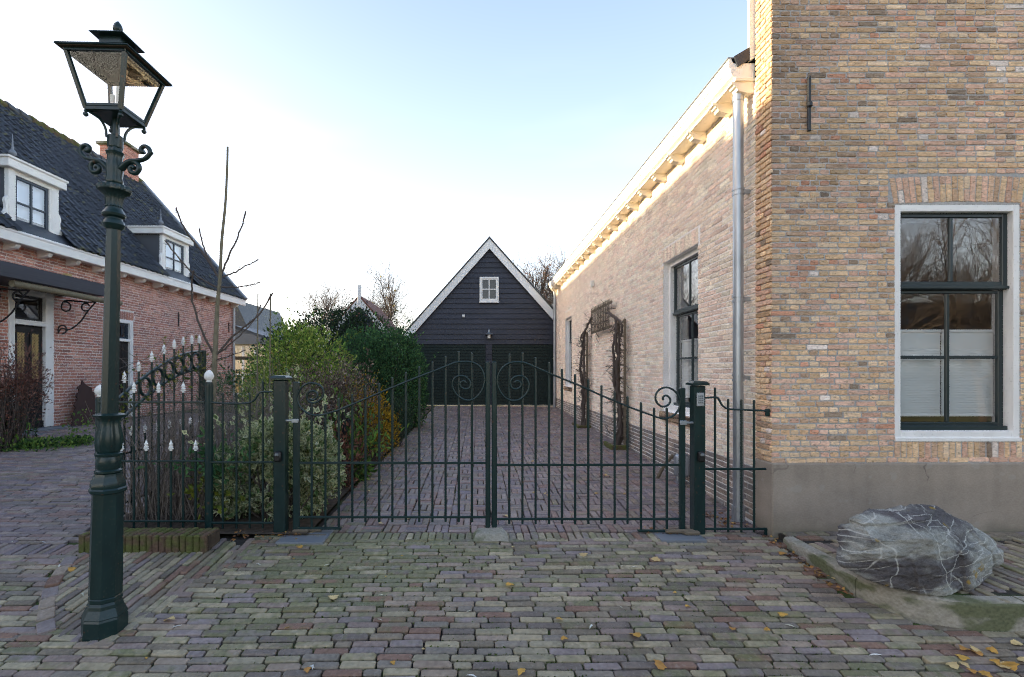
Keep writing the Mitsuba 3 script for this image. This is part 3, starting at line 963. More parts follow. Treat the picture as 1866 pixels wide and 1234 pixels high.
UVs = np.stack([rng.random(len(O)), 1 + rng.normal(0, .09, len(O))], 1)
k = V.shape[1]
for name, sel, mat in (('brickwork', ~band, 'brick_side_mat'), ('dark_brickwork', band, 'brick_band_mat')):
    obj(name, trimesh.Trimesh(V[sel].reshape(-1, 3), (F[None] + (np.arange(sel.sum()) * k)[:, None, None]).reshape(-1, 3), process=False), mat, sw, uv=np.repeat(UVs[sel], k, 0), kind='stuff')
for i, h in enumerate((S2, S3)):
    obj('sill', box(SX - .05, SX + .10, h[0] - .045, h[1] + .045, h[2] - .125, h[2] - .002, .015), 'brick_front_mat', sw, uv=None)
sash_window(hs, 'x', 1, SX + .085, S2[0] + .003, S2[1] - .003, S2[2] + .004, S2[3] - .004, label='sash window in the side wall nearest the gate')
sash_window(hs, 'x', 1, SX + .085, S3[0] + .003, S3[1] - .003, S3[2] + .004, S3[3] - .004, label='far sash window in the side wall by the garage', blind=False)
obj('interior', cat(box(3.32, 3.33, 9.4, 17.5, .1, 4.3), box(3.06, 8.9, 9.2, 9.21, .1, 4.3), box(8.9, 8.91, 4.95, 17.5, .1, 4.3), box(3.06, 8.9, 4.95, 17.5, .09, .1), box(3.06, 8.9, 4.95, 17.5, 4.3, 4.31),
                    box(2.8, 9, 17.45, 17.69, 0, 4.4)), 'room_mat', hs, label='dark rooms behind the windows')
# eaves: box gutter, soffit, corbels, fascia
GX = 2.517
gut = [(SX + .0, 4.49), (2.60, 4.49), (2.575, 4.505), (2.548, 4.52), (2.535, 4.545), (2.535, 4.585), (GX, 4.60), (GX, 4.685), (2.535, 4.69), (2.56, 4.64), (SX, 4.64)]
obj('gutter', prism([(x, z) for x, z in gut], Y1 - Y0 - .05, (0, Y1 - .01, 0), (1, 0, 0), (0, 0, 1)), 'white_mat', hs, label='white wooden box gutter along the eaves')
obj('gutter_lining', box(GX - .012, 2.60, Y0 + .04, Y1, 4.69, 4.702), 'lead_mat', hs)
obj('soffit', box(GX + .06, SX + .05, Y0 + .03, Y1 - .01, 4.462, 4.488), 'cream_mat', hs)
prof = [(SX + .0, 4.461), (2.545, 4.461), (2.545, 4.435), (2.57, 4.432), (2.578, 4.41), (2.60, 4.402), (2.612, 4.375), (2.66, 4.362), (2.70, 4.35), (SX, 4.35)]
for yk in [Y0 + .045] + list(np.arange(5.36, 17.6, .635)):
    obj('corbel', prism(prof, .095, (0, yk + .1, 0), (1, 0, 0), (0, 0, 1)), 'cream_mat', hs)
ra = math.radians(31)
rx1 = 6.3
roof = prism([(2.56, 4.70), (rx1, 4.70 + (rx1 - 2.56) * math.tan(ra)), (10.0, 4.70), (10.0, 4.60), (rx1, 4.6 + (rx1 - 2.56) * math.tan(ra)), (2.60, 4.60)], Y1 - Y0 - .02, (0, Y1, 0), (1, 0, 0), (0, 0, 1))
obj('roof', roof, 'tile_mat', hs, uv=np.tile([.5, .3], (len(roof.vertices), 1)))
obj('edge_board', cat(prism([(0, 0), (.045, .02), (.06, .10), (.06, 1.9), (0, 1.9)], .05, (2.715, FY + .33, 4.66), (1, 0, 0), (0, 0, 1))), 'white_mat', hs, label='white vertical edge board above the gutter end')
# downpipes
dp = obj('downpipe', cat(tube([(2.655, 5.05, 4.40), (2.655, 5.05, .02)], .050, 24), tube([(2.655, 5.05, .17), (2.655, 5.05, .02)], .060, 24), tube([(2.655, 5.05, 4.36), (2.655, 5.05, 4.30)], .056, 24),
                         tube([(2.655, 5.05, .50), (2.655, 5.05, .46)], .053, 24)), 'zinc_mat', hs, smooth=40, label='near zinc downpipe at the corner of the street wall')
for z in (3.38, 2.285, 1.48):
    obj('clip', cat(*[tube([(2.655, 5.05, z + o - .011), (2.655, 5.05, z + o + .011)], .058, 20) for o in (-.025, .025)], box(2.70, SX, 5.03, 5.07, z - .02, z + .02)), 'zinc_mat', dp, smooth=40)
dp = obj('downpipe', tube([(2.70, 17.55, 4.42), (2.70, 17.55, .1)], .05, 16), 'zinc_mat', hs, smooth=40, label='far zinc downpipe at the garage end')
for z in (3.4, 2.0, .9):
    obj('clip', tube([(2.70, 17.55, z - .03), (2.70, 17.55, z + .03)], .058, 12), 'zinc_mat', dp, smooth=40)
obj('wall_lamp', cat(box(2.69, SX, 11.8, 11.9, 3.60, 3.72, .01), box(2.71, 2.76, 11.77, 11.93, 3.57, 3.60, .006)), 'lamp_white_mat', hs, label='small white fitting high on the side wall')
cb = obj('meter_box', cat(box(2.58, 2.76, 6.42, 6.56, .16, .46, .03), box(2.60, 2.66, 6.46, 6.52, .06, .17, .01)), 'zinc_mat', hs, smooth=40, label='small grey cabinet low on the side wall')
obj('hose', tube(curve([(2.60, 6.60, .42), (2.52, 6.68, .28), (2.46, 6.74, .12), (2.44, 6.76, .06)], 5), .022, 8), 'wood_mat', cb, smooth=60)

# ---------------------------------------------------------------- garage with black weatherboards
GY = 18.05
gr = thing('garage', 'black weatherboarded double garage with white gable trim at the end of the driveway', 'garage')
gz = 0.285
gx = lambda u: (u - 872) * GY / 900
gv = lambda v: EYE - (v - 676) * GY / 900
RX, RZ, EZ = 0.40, 6.39, 3.0
half = 3.02
sl = (RZ - EZ) / half
ztop = gv(627)
z, i = ztop, 0
body = prism([(RX - half, gz - .2), (RX + half, gz - .2), (RX + half, EZ), (RX, RZ - .1), (RX - half, EZ)], 6.0, (0, GY + 6.2, 0), (1, 0, 0), (0, 0, 1))
obj('wall', body, 'black_wood_mat', gr)
pitch = 0.188
while z < RZ - .3:
    zt = min(z + pitch, RZ - .25)
    hw0, hw1 = min(half, (RZ - .12 - z) / sl), min(half, (RZ - .12 - zt) / sl)
    x0, x1, x2, x3 = RX - hw0, RX + hw0, RX + hw1, RX - hw1
    o = [0.012 + rng.normal(0, .003), .002]
    Vb = np.array([(x0, GY + .16 - o[0] - .025, z), (x1, GY + .16 - o[0] - .025, z), (x2, GY + .16 - .004, zt + .004), (x3, GY + .16 - .004, zt + .004),
                   (x0, GY + .19, z), (x1, GY + .19, z), (x2, GY + .19, zt), (x3, GY + .19, zt)])
    obj('board', trimesh.Trimesh(Vb, [[0, 1, 2], [0, 2, 3], [0, 4, 5], [0, 5, 1], [3, 2, 6], [3, 6, 7], [0, 3, 7], [0, 7, 4], [1, 5, 6], [1, 6, 2]], process=False), 'black_wood_mat', gr)
    z += pitch
for a, b in ((gx(885), gx(897)), (RX - half, gx(770) - .55), (gx(1012) + .06, RX + half)):
    zz = gz
    while zz < ztop - .02:
        z1 = min(zz + pitch, ztop)
        obj('board', box(a, b, GY + .135 + rng.random() * .006, GY + .19, zz, z1 - .006, .004), 'black_wood_mat', gr)
        zz += pitch
for a, b, lab in ((gx(770) - .55, gx(885), 'left dark green sectional garage door'), (gx(897), gx(1012) + .06, 'right dark green sectional garage door')):
    door = tag(numbered(gr + '__door'), lab)
    n = 20
    for i in range(n):
        q0, q1 = gz + .02 + (ztop - gz - .02) * i / n, gz + .02 + (ztop - gz - .02) * (i + 1) / n
        obj('panel', box(a, b, GY + .168, GY + .197, q0, q1 - .010, .006), 'door_green_mat', door)
obj('threshold', box(gx(768) - .6, gx(1012) + .1, GY - .15, GY + .3, gz - .2, gz + .012), 'concrete_mat', gr)
for sgn, lab in ((-1, 'left white barge board'), (1, 'right white barge board')):
    ex = np.array([sgn * math.cos(math.atan(sl)), 0, -math.sin(math.atan(sl))])
    ln = (half + .12) / math.cos(math.atan(sl))
    dn = np.array([-sgn * math.sin(math.atan(sl)), 0, -math.cos(math.atan(sl))]) * .24
    c = np.array([RX, GY, RZ])
    cut = np.array([0, 0, -.24 / math.cos(math.atan(sl))])
    P = [c, c + ex * ln, c + ex * ln + dn, c + cut]
    V = np.array([p + np.array([0, o, 0]) for o in (0.0, .06) for p in P])
    obj('barge_board', trimesh.convex.convex_hull(V), 'white_mat', gr, label=lab)
    up = -dn / .24 * .05
    P = [c + np.array([0, 0, .006]), c + ex * (ln + .03) + np.array([0, 0, .006]), c + ex * (ln + .03) + up, c + np.array([0, 0, .05 / math.cos(math.atan(sl))])]
    obj('roof', trimesh.convex.convex_hull(np.array([p + np.array([0, o, 0]) for o in (-.03, 6.3) for p in P])), 'tile_mat', gr, uv=None, label='dark tiled roof slope')
w = tag(numbered(gr + '__window'), 'small white four-pane attic window')
a0, a1, z0, z1 = gx(874), gx(909), gv(549), gv(504)
obj('frame', cat(frame_mesh('y', a0, a1, z0, z1, .055, GY + .07, GY + .16), frame_mesh('y', a0 + .058, a1 - .058, z0 + .058, z1 - .058, .045, GY + .085, GY + .15),
                 bar('y', (a0 + a1) / 2 - .018, (a0 + a1) / 2 + .018, z0 + .104, z1 - .104, GY + .09, GY + .14), bar('y', a0 + .104, (a0 + a1) / 2 - .019, (z0 + z1) / 2 - .018, (z0 + z1) / 2 + .018, GY + .09, GY + .14),
                 bar('y', (a0 + a1) / 2 + .019, a1 - .104, (z0 + z1) / 2 - .018, (z0 + z1) / 2 + .018, GY + .09, GY + .14), bar('y', a0 - .02, a1 + .02, z0 - .045, z0 - .003, GY + .05, GY + .16)), 'white_mat', w)
am, zm = (a0 + a1) / 2, (z0 + z1) / 2
for p0, p1 in ((a0 + .10, am - .01), (am + .01, a1 - .10)):
    for q0, q1 in ((z0 + .10, zm - .01), (zm + .01, z1 - .10)):
        obj('pane', pane('y', p0, p1, q0, q1, GY + .118), 'dark_pane_mat', w)
ll = lathe([(.03, 0), (.045, .02), (.16, .045), (.17, .06), (.06, .11), (.03, .13), (.02, .22), (.0, .23)], 20)
ll.apply_translation((gx(891), GY + .0, gv(612)))
lm = obj('lamp', cat(ll, tube(curve([(gx(891), GY, gv(612) + .2), (gx(891), GY + .06, gv(612) + .26), (gx(891), GY + .14, gv(612) + .22)], 5), .014, 8)), 'zinc_mat', gr, smooth=40, label='small enamel lamp above the garage doors')
bl = lathe([(.0, -.10), (.05, -.09), (.06, -.04), (.045, .02)], 16)
bl.apply_translation((gx(891), GY + .0, gv(612)))
obj('bulb', bl, 'lamp_white_mat', lm, smooth=40)
obj('sensor', cat(box(gx(842), gx(847), GY + .06, GY + .15, gv(578), gv(573), .01), box(gx(843), gx(846), GY + .04, GY + .06, gv(577), gv(574.5), .004)), 'lamp_white_mat', gr, label='small white sensor on the boards')


# ---------------------------------------------------------------- the gate
GP = 4.70
GS = GP / 900
X_ = lambda u: (u - 872) * GS
Z_ = lambda v: EYE - (v - 676) * GS


def on_gate(pts, y=GP):
    return np.array([(X_(u), y, Z_(v)) for u, v in pts])


def round_bar(u, v0, v1, r=.0115, y=GP):
    x, z0, z1 = X_(u), Z_(v1), Z_(v0)
    return tube([(x, y, z0), (x, y, z1 - .012), (x, y, z1 - .003), (x, y, z1)], [r, r, r * .8, r * .4], 10)


def leaf_gate(label, bars, extra, top, mid_v, low_v, extra_v, hinge, close, hinge_v, close_v):
    g = thing('driveway_gate', label, 'gate')
    obj('hinge_stile', box(X_(hinge[0]), X_(hinge[1]), GP - .025, GP + .025, Z_(hinge_v[1]), Z_(hinge_v[0]), .006), 'green_mat', g)
    obj('meeting_stile', box(X_(close[0]), X_(close[1]), GP - .025, GP + .025, Z_(close_v[1]), Z_(close_v[0]), .008), 'green_mat', g)
    for u, v0 in bars:
        obj('bar', round_bar(u, v0, extra_v + 1 if u in extra else low_v + 9), 'green_mat', g, smooth=40)
    c = curve(on_gate(top, GP - .020), 5)
    obj('scrolled_top_rail', tube(c, .0095, 8, flat=1.0), 'green_mat', g, smooth=50)
    ua, ub = sorted((hinge[1] if hinge[1] < close[0] else hinge[0], close[0] if hinge[1] < close[0] else close[1]))
    for name, v in (('middle_rail', mid_v), ('bottom_rail', low_v)):
        obj(name, box(X_(ua) - .004, X_(ub) + .004, GP - .016, GP - .004, Z_(v) - .011, Z_(v) + .011, .003), 'green_mat', g)
    e = sorted(extra)
    lo, hi = (hinge[0], e[-1] + 5) if hinge[1] < close[0] else (e[0] - 6, hinge[1])
    obj('lower_rail', box(X_(lo), X_(hi), GP - .018, GP + .018, Z_(extra_v) - .014, Z_(extra_v) + .006, .003), 'green_mat', g)
    return g


def spiral(c, r0, r1, a0, turns, n, wx=1.0, sign=1):
    t = np.linspace(0, 1, n)
    r = r0 + (r1 - r0) * t ** 0.85
    a = a0 + sign * turns * 2 * math.pi * t
    return [(c[0] + wx * rr * math.cos(q), c[1] - rr * math.sin(q)) for rr, q in zip(r, a)]


left_top = ([(573, 710), (570, 717), (563, 716), (562, 707), (570, 700), (580, 702), (588, 712), (587, 725), (577, 733)][::-1] and
            [(566, 727), (572, 729), (579, 724), (579, 716), (571, 712), (563, 716), (561, 726), (566, 733), (575, 734), (586, 727), (591, 716), (587, 705), (576, 699), (562, 699), (549, 708), (543, 722), (546, 737), (557, 750), (571, 756), (588, 756), (605, 751)])
left_bars = [(568, 736), (593, 736), (617.3, 726), (642, 718), (666, 708), (691, 698), (715, 688), (739.5, 678), (764, 668), (788, 659), (812, 649), (836, 640), (860, 643)]
rise_l = [(617, 747.5), (642, 737), (666, 727), (691, 716.5), (715, 706.5), (739, 696.5), (764, 686.5), (788, 677.5), (812, 668), (830, 661)]
cl = (853, 695)
big_l = [(846, 659.5), (862, 661), (876, 670), (882.5, 687), (881, 704), (872, 720), (858, 729), (843, 727), (830, 716), (824.5, 702), (828, 690), (838, 685), (849, 687), (857, 696), (856, 706), (848, 709), (840, 705), (839, 698), (845, 694), (850, 698)]
g1 = leaf_gate('left leaf of the dark green wrought iron driveway gate', left_bars, (568, 593, 617.3), left_top + rise_l + big_l, 843.5, 942, 962, (535, 545.5), (884.5, 893.5), (696, 964), (659, 961))
right_bars = [(928, 644), (952, 642), (976, 651), (1000.5, 660), (1024, 672), (1048, 682), (1072, 691), (1096, 702), (1120, 713), (1143.5, 722), (1168, 733), (1192, 743), (1215, 743)]
big_r = [(938, 697), (942, 694), (948, 697), (948, 705), (940, 709), (932, 706), (930, 696), (936, 688), (948, 685), (959, 690), (963.5, 702), (960, 715), (948, 727), (932, 730), (918, 722), (908, 706), (906.5, 688), (914, 672), (928, 662), (944, 660), (958, 662)]
rise_r = [(976, 669.5), (1000, 680), (1024, 690), (1048, 699.5), (1072, 710), (1096, 721), (1120, 731), (1144, 741), (1168, 750), (1185, 756)]
end_r = [(1203, 762), (1218, 761), (1230, 753), (1237, 740), (1236, 724), (1226, 711), (1212, 706), (1199, 711), (1193, 722), (1196, 734), (1206, 741), (1217, 737), (1220, 728), (1214, 721), (1207, 723), (1207, 729)]
g2 = leaf_gate('right leaf of the dark green wrought iron driveway gate', right_bars, (1168, 1192, 1215), big_r + rise_r + end_r, 847, 945.5, 966, (1238, 1247.5), (896, 905.5), (707, 968), (659, 961))


def square_post(u0, u1, v0, v1, label, keypad):
    z0, z1 = -.03, Z_(v0)
    y0, y1 = GP - .055, GP + .055
    x0, x1 = (u0 - 872) * y0 / 900, (u1 - 872) * y0 / 900
    p = thing('gate_post', label, 'gate post')
    obj('shaft', box(x0, x1, y0, y1, z0, z1 - .045, .008), 'green_mat', p)
    c, h = (x0 + x1) / 2, (x1 - x0) / 2
    rings = [(h + .004, z1 - .052), (h + .026, z1 - .040), (h + .026, z1 - .022), (h + .004, z1 - .004), (h - .03, z1)]
    V = np.array([(c + sx * r, GP + sy * (r + .002), z) for r, z in rings for sx in (-1, 1) for sy in (-1, 1)])
    obj('cap', cat(trimesh.convex.convex_hull(V[4:])), 'green_mat', p)
    y = y0
    if keypad:
        kx, kz = (x0 + x1) / 2, Z_(727.5)
        k = obj('keypad', box(kx - .034, kx + .034, y - .016, y + .002, kz - .063, kz + .063, .005), 'keypad_mat', p)
        for r in range(4):
            for q in range(3):
                obj('button', box(kx - .024 + q * .017, kx - .012 + q * .017, y - .021, y - .014, kz - .036 + r * .02, kz - .021 + r * .02, .002), 'button_mat', k)
    sx, sz = (x0 + x1) / 2, Z_(829)
    s_ = obj('photocell', box(sx - .032, sx + .032, y - .05, y + .001, sz - .05, sz + .045, .012), 'black_mat', p, smooth=40, label='small black photocell on the post')
    obj('lens', box(sx - .018, sx + .018, y - .056, y - .048, sz + .006, sz + .03, .004), 'button_mat', s_)
    # hinge strap to the leaf
    if keypad:
        obj('hinge', cat(box(X_(1238) - .004, X_(1249), GP - .034, GP - .018, Z_(774), Z_(766), .003), tube([(X_(1247), GP - .02, Z_(770)), (x0 + .01, GP - .02, Z_(770))], .011, 8)), 'zinc_mat', p, smooth=40)
    else:
        obj('hinge', cat(box(X_(533), X_(545) + .004, GP - .034, GP - .018, Z_(770), Z_(763), .003), tube([(x1 - .01, GP - .02, Z_(766)), (X_(536), GP - .02, Z_(766))], .011, 8)), 'zinc_mat', p, smooth=40)
    return p


square_post(497.5, 518.5, 684, 975, 'square dark green gate post with photocell beside the variegated shrub', False)
square_post(1265.5, 1286, 694, 978, 'square dark green gate post with keypad beside the downpipe', True)

# fence pieces in the gate line
f3 = thing('iron_fence', 'short dark green iron fence panel between keypad post and house', 'fence')
for u, v0 in ((1303, 706), (1327, 727), (1351, 728), (1374, 729)):
    obj('bar', round_bar(u, v0, 970, .0105), 'green_mat', f3, smooth=40)
obj('top_rail', cat(tube(curve(on_gate([(1284, 725), (1297, 724), (1306, 725), (1310, 731), (1314, 738), (1322, 744), (1336, 746), (1360, 747), (1385, 748), (1399, 749)], GP - .018), 5), .0095, 8),
                    box(X_(1393), X_(1400), GP - .03, GP - .006, Z_(758), Z_(745), .004)), 'green_mat', f3, smooth=50)
obj('middle_rail', box(X_(1284), X_(1394), GP - .024, GP - .012, Z_(854) - .010, Z_(854) + .010, .003), 'green_mat', f3)
obj('bottom_rail', cat(box(X_(1284), X_(1396), GP - .024, GP - .012, Z_(963) - .011, Z_(963) + .011, .003), box(X_(1391), X_(1396), GP - .022, GP - .010, Z_(974), Z_(964), .002)), 'green_mat', f3)

f2 = thing('iron_fence', 'plain dark green iron fence panel between pinecone post and gate post', 'fence')
for u, v0 in ((406, 716), (431, 716), (455, 716), (479, 695)):
    obj('bar', round_bar(u, v0, 963, .0095), 'green_mat', f2, smooth=40)
obj('top_rail', tube(curve(on_gate([(384, 733), (410, 735), (440, 735), (455, 734), (465, 729), (471, 720), (478, 714.5), (498, 714)], GP - .016), 5), .009, 8), 'green_mat', f2, smooth=50)
for name, v in (('middle_rail', 842), ('bottom_rail', 952)):
    obj(name, box(X_(384), X_(499), GP - .022, GP - .010, Z_(v) - .010, Z_(v) + .010, .003), 'green_mat', f2)


def spear(x, y, z, s=1.0):
    m = lathe([(.006, 0), (.011, .004), (.011, .012), (.006, .020), (.008, .030), (.020, .040), (.008, .050), (.014, .062), (.016, .072), (.010, .086), (.003, .108), (.0005, .118)], 8)
    m.vertices[:, :2] *= 1.15
    fins = [box(-.026, .026, -.004, .004, .020, .030), box(-.004, .004, -.026, .026, .020, .030), box(-.019, .019, -.004, .004, .044, .053), box(-.004, .004, -.019, .019, .044, .053)]
    m = cat(m, *fins)
    m.apply_scale(s)
    m.apply_translation((x, y, z))
    return m


f1 = thing('iron_fence', 'dark green iron fence panel with white spearheads behind the street lamp', 'fence')
for i, u in enumerate((199, 221.5, 244, 266.5, 289, 311.5, 334, 356.5)):
    tall = i % 2 == 0
    zt = Z_(716 if tall else 822)
    b = obj('bar', tube([(X_(u), GP, Z_(962)), (X_(u), GP, zt)], .0105, 10), 'green_mat', f1, smooth=40)
    obj('spearhead', spear(X_(u), GP, zt - .002, .95), 'white_mat', b, smooth=30)
for name, v in (('top_rail', 733), ('middle_rail', 840), ('bottom_rail', 949)):
    obj(name, box(X_(181), X_(375), GP - .022, GP - .010, Z_(v) - .009, Z_(v) + .009, .003), 'green_mat', f1)


def round_post(x, y, zt, label):
    p = thing('fence_post', label, 'fence post')
    obj('shaft', tube([(x, y, -.02), (x, y, zt - .02), (x, y, zt)], [.036, .036, .030], 20), 'green_mat', p, smooth=40)
    m = lathe([(.012, 0), (.026, .008), (.020, .018), (.036, .034), (.042, .058), (.036, .085), (.020, .108), (.002, .120)], 20, 0, 10, .06)
    m.apply_translation((x, y, zt))
    obj('pinecone_finial', m, 'white_mat', p, smooth=50)


round_post(X_(381), GP, Z_(697), 'round green fence post with white pinecone finial beside the young tree')
round_post(X_(179), GP + .02, Z_(724), 'round green fence post with white finial half hidden behind the street lamp')

# arched garden gate standing away from the street
ag = thing('garden_gate', 'arched green iron garden gate with rings and white spearheads behind the fence', 'gate')
AX = X_(179) + .02
ys = np.array([5.02, 5.23, 5.44, 5.65, 5.84, 6.02, 6.20, 6.37])
arc = lambda y: 1.20 + .60 * np.sin(np.clip((y - 4.80) / 1.62, 0, 1) * math.pi / 2)
yy = np.linspace(4.80, 6.44, 16)
for dz, nm in ((0, 'upper_arch_rail'), (-.235, 'lower_arch_rail')):
    V = np.array([(AX, y, arc(y) + dz) for y in yy])
    obj(nm, tube(V, .022, 6, flat=.55), 'green_mat', ag, smooth=50)
for i, y in enumerate(ys):
    zt = arc(y) + .10
    b = obj('bar', tube([(AX, y, ground_z(AX, y) + .06), (AX, y, zt)], .0105, 8), 'green_mat', ag, smooth=40)
    obj('spearhead', spear(AX, y, zt, 1.05), 'white_mat', b, smooth=30)
    if i > 1:
        c, r = (y + ys[i - 1]) / 2, .085
        t = np.linspace(0, 2 * math.pi, 17)
        zc = (arc(c) * 1.0) - .118
        V = np.array([(AX, c + r * math.cos(a), zc + (r + .012) * math.sin(a)) for a in t])
        obj('ring', tube(V, .016, 6, False), 'green_mat', ag, smooth=50)
for y in np.arange(5.12, 6.4, .21):
    b = obj('short_bar', tube([(AX, y, ground_z(AX, y) + .06), (AX, y, .88)], .009, 8), 'green_mat', ag, smooth=40)
    obj('spearhead', spear(AX, y, .88, .9), 'white_mat', b, smooth=30)
obj('middle_rail', box(AX - .006, AX + .006, 4.8, 6.44, .70, .72), 'green_mat', ag)
obj('bottom_rail', box(AX - .006, AX + .006, 4.8, 6.44, .20, .22), 'green_mat', ag)
obj('stile', box(AX - .03, AX + .03, 6.42, 6.48, .06, 1.82, .006), 'green_mat', ag)

# brick edging under the fence
eg = thing('brick_edging', 'low moss-covered brick edging on edge under the spearhead fence', 'edging')
e0, e1 = -3.47, -2.33
x = e0
while x < e1 - .03:
    w = .0585 + rng.normal(0, .002)
    m = box(x, x + w - .006, 4.275 + rng.normal(0, .005), 4.50, -.10, .122 + rng.normal(0, .005), .008)
    obj('brick', m, 'mossbrick_mat', eg)
    x += w
obj('mortar', box(e0 + .01, e1 - .02, 4.30, 4.49, -.03, .108), 'soil_mat', eg)

# plates and stop in front of the gate
for u0, u1, v0, v1, lab in ((517, 600, 966, 991, 'galvanised ground plate under the left gate leaf hinge'), (1196, 1276, 969, 987, 'galvanised ground plate under the right gate leaf hinge')):
    y0_, y1_ = EYE * 900 / (v1 - 676), EYE * 900 / (v0 - 676)
    gp = thing('ground_plate', lab, 'plate')
    xa, xb = (u0 - 872) * (y0_ + y1_) / 2 / 900, (u1 - 872) * (y0_ + y1_) / 2 / 900
    obj('plate', box(xa, xb, max(y0_, 4.42), y1_, -.03, .014, .003), 'lead_mat', gp)
    s = 1 if xa < 0 else -1
    obj('pivot', cat(box((xa + xb) / 2 - .05 - .1 * s, (xa + xb) / 2 + .10 - .1 * s, y1_ - .16, y1_ - .06, .015, .05, .01), tube([(xa + .1, y1_ - .11, .04), (xb - .1, y1_ - .11, .04)], .02, 10)), 'wood_mat', gp, smooth=40)
st = trimesh.convex.convex_hull(np.array([(X_(862) + a, 4.52 + b, c) for a, b, c in ((0, -.03, 0), (.33, -.03, 0), (.0, .2, 0), (.33, .2, 0), (.03, .02, .055), (.30, .02, .055), (.05, .16, .065), (.27, .16, .065))]))
stm = st.subdivide().subdivide()
stm.vertices += (meshkit.fbm(stm.vertices * 14, 3) - .5)[:, None] * .012
tag(obj('gate_stop', stm, 'concrete_mat', smooth=50), 'low weathered concrete gate stop under the meeting stiles', 'gate stop')
bp = thing('garden_bollard', 'slim black bollard with a small socket behind the left gate leaf', 'bollard')
bx, by = (628 - 872) * 6.5 / 900, 6.5
obj('shaft', tube([(bx, by, .0), (bx, by, 1.05), (bx, by, 1.075)], [.043, .043, .036], 20), 'black_mat', bp, smooth=40)
obj('socket', box(bx + .035, bx + .085, by - .04, by + .04, .82, .92, .012), 'black_mat', bp)

# ---------------------------------------------------------------- street lamp
tilt = T().translate([-2.427, 3.207, -.141]).scale(1.0908).rotate([0, 1, 0], 1.25)
lp = thing('street_lamp', 'ornate dark green cast iron street lamp with four-sided lantern', 'street lamp')


SLIM = {'base': .83, 'lower_shaft': .90, 'lower_collar': .85, 'ornament_ring': .85, 'leaf_vase': .86, 'upper_shaft': .82, 'capital': .85, 'capital_ring': .80, 'leaf_column': .86, 'lantern_socket': .88}


def lpart(name, mesh, parent=lp, mat='green_mat', smooth=30, **k):
    mesh.vertices[:, :2] *= SLIM.get(name, 1.0)
    mesh.vertices[:, 2] = np.interp(mesh.vertices[:, 2], [-.06, .0, .865, 1.0, 1.126, 1.335, 2.44, 3.165, 3.722], [-.06, 0, .83, .945, 1.07, 1.30, 2.40, 3.06, 3.63])
    return obj(name, mesh, mat, parent, smooth=smooth, to_world=tilt, **k)


P8 = math.pi / 8
lpart('base', lathe([(.140, -.06), (.140, .10), (.134, .112), (.140, .118), (.112, .165), (.108, .185), (.098, .20), (.104, .205), (.104, .225), (.094, .235)], 8, P8), smooth=False)
lpart('lower_shaft', lathe([(.095, .235), (.089, .865)], 8, P8), smooth=False)
lpart('lower_collar', lathe([(.089, .86), (.112, .872), (.114, .892), (.104, .902), (.108, .915), (.104, .94), (.092, .965), (.085, .985), (.083, 1.0)], 8, P8, 0), smooth=25)
lpart('ornament_ring', cat(lathe([(.070, 1.0), (.080, 1.006), (.080, 1.016), (.066, 1.024), (.074, 1.05), (.074, 1.078), (.066, 1.10), (.080, 1.106), (.082, 1.118), (.068, 1.126)], 32)), smooth=35)
lpart('leaf_vase', lathe([(.058, 1.12), (.072, 1.14), (.078, 1.18), (.075, 1.22), (.064, 1.26), (.060, 1.29), (.066, 1.305), (.088, 1.318), (.092, 1.326), (.062, 1.335)], 64, 0, 8, .055), smooth=40)
shaft_profile = [(.055, 1.335), (.045, 2.44)]
lpart('upper_shaft', lathe(shaft_profile, 8, P8), smooth=False)
lpart('capital', cat(lathe([(.046, 2.43), (.060, 2.445), (.068, 2.462), (.062, 2.482), (.052, 2.492), (.050, 2.505), (.068, 2.515), (.072, 2.53), (.060, 2.548), (.050, 2.562), (.048, 2.575)], 32)), smooth=35)
lpart('capital_ring', lathe([(.048, 2.57), (.056, 2.578), (.050, 2.59), (.054, 2.63), (.062, 2.655), (.080, 2.668), (.102, 2.678), (.106, 2.694), (.098, 2.712), (.066, 2.722), (.050, 2.732)], 72, 0, 18, .05), smooth=40)
lpart('leaf_column', lathe([(.048, 2.73), (.054, 2.745), (.046, 2.77), (.050, 2.81), (.052, 2.85), (.046, 2.862), (.044, 2.90), (.052, 2.92), (.056, 2.93), (.044, 2.938), (.040, 2.965)], 48, 0, 6, .07), smooth=40)
lpart('lantern_socket', lathe([(.042, 2.96), (.046, 2.968), (.046, 3.035), (.042, 3.04), (.024, 3.043), (.022, 3.165)], 24), smooth=35)
for s in (-1, 1):
    arm = curve([(s * .03, 0, 2.835), (s * .075, 0, 2.875), (s * .125, 0, 2.885), (s * .165, 0, 2.90), (s * .196, 0, 2.935)], 6)
    arm2 = curve([(s * .155, 0, 2.893), (s * .182, 0, 2.925), (s * .176, 0, 2.955), (s * .152, 0, 2.966), (s * .136, 0, 2.950), (s * .142, 0, 2.933), (s * .155, 0, 2.935)], 6)
    arm3 = curve([(s * .085, 0, 2.878), (s * .118, 0, 2.868), (s * .128, 0, 2.840), (s * .112, 0, 2.815), (s * .088, 0, 2.818), (s * .080, 0, 2.838), (s * .094, 0, 2.850), (s * .104, 0, 2.840)], 6)
    arm, arm2, arm3 = (np.asarray(q_) * [1.13, 1, 1] + (np.asarray(q_) - [0, 0, 2.88]) * [0, 0, .16] for q_ in (arm, arm2, arm3))
    n1, n2, n3 = len(arm), len(arm2), len(arm3)
    lpart('scroll_arm', cat(tube(arm, np.linspace(.024, .010, n1), 10, flat=.8), tube(arm2, np.linspace(.013, .013, n2), 8), tube(arm3, np.linspace(.015, .014, n3), 8)), smooth=60,
          label='left scroll arm' if s < 0 else 'right scroll arm')
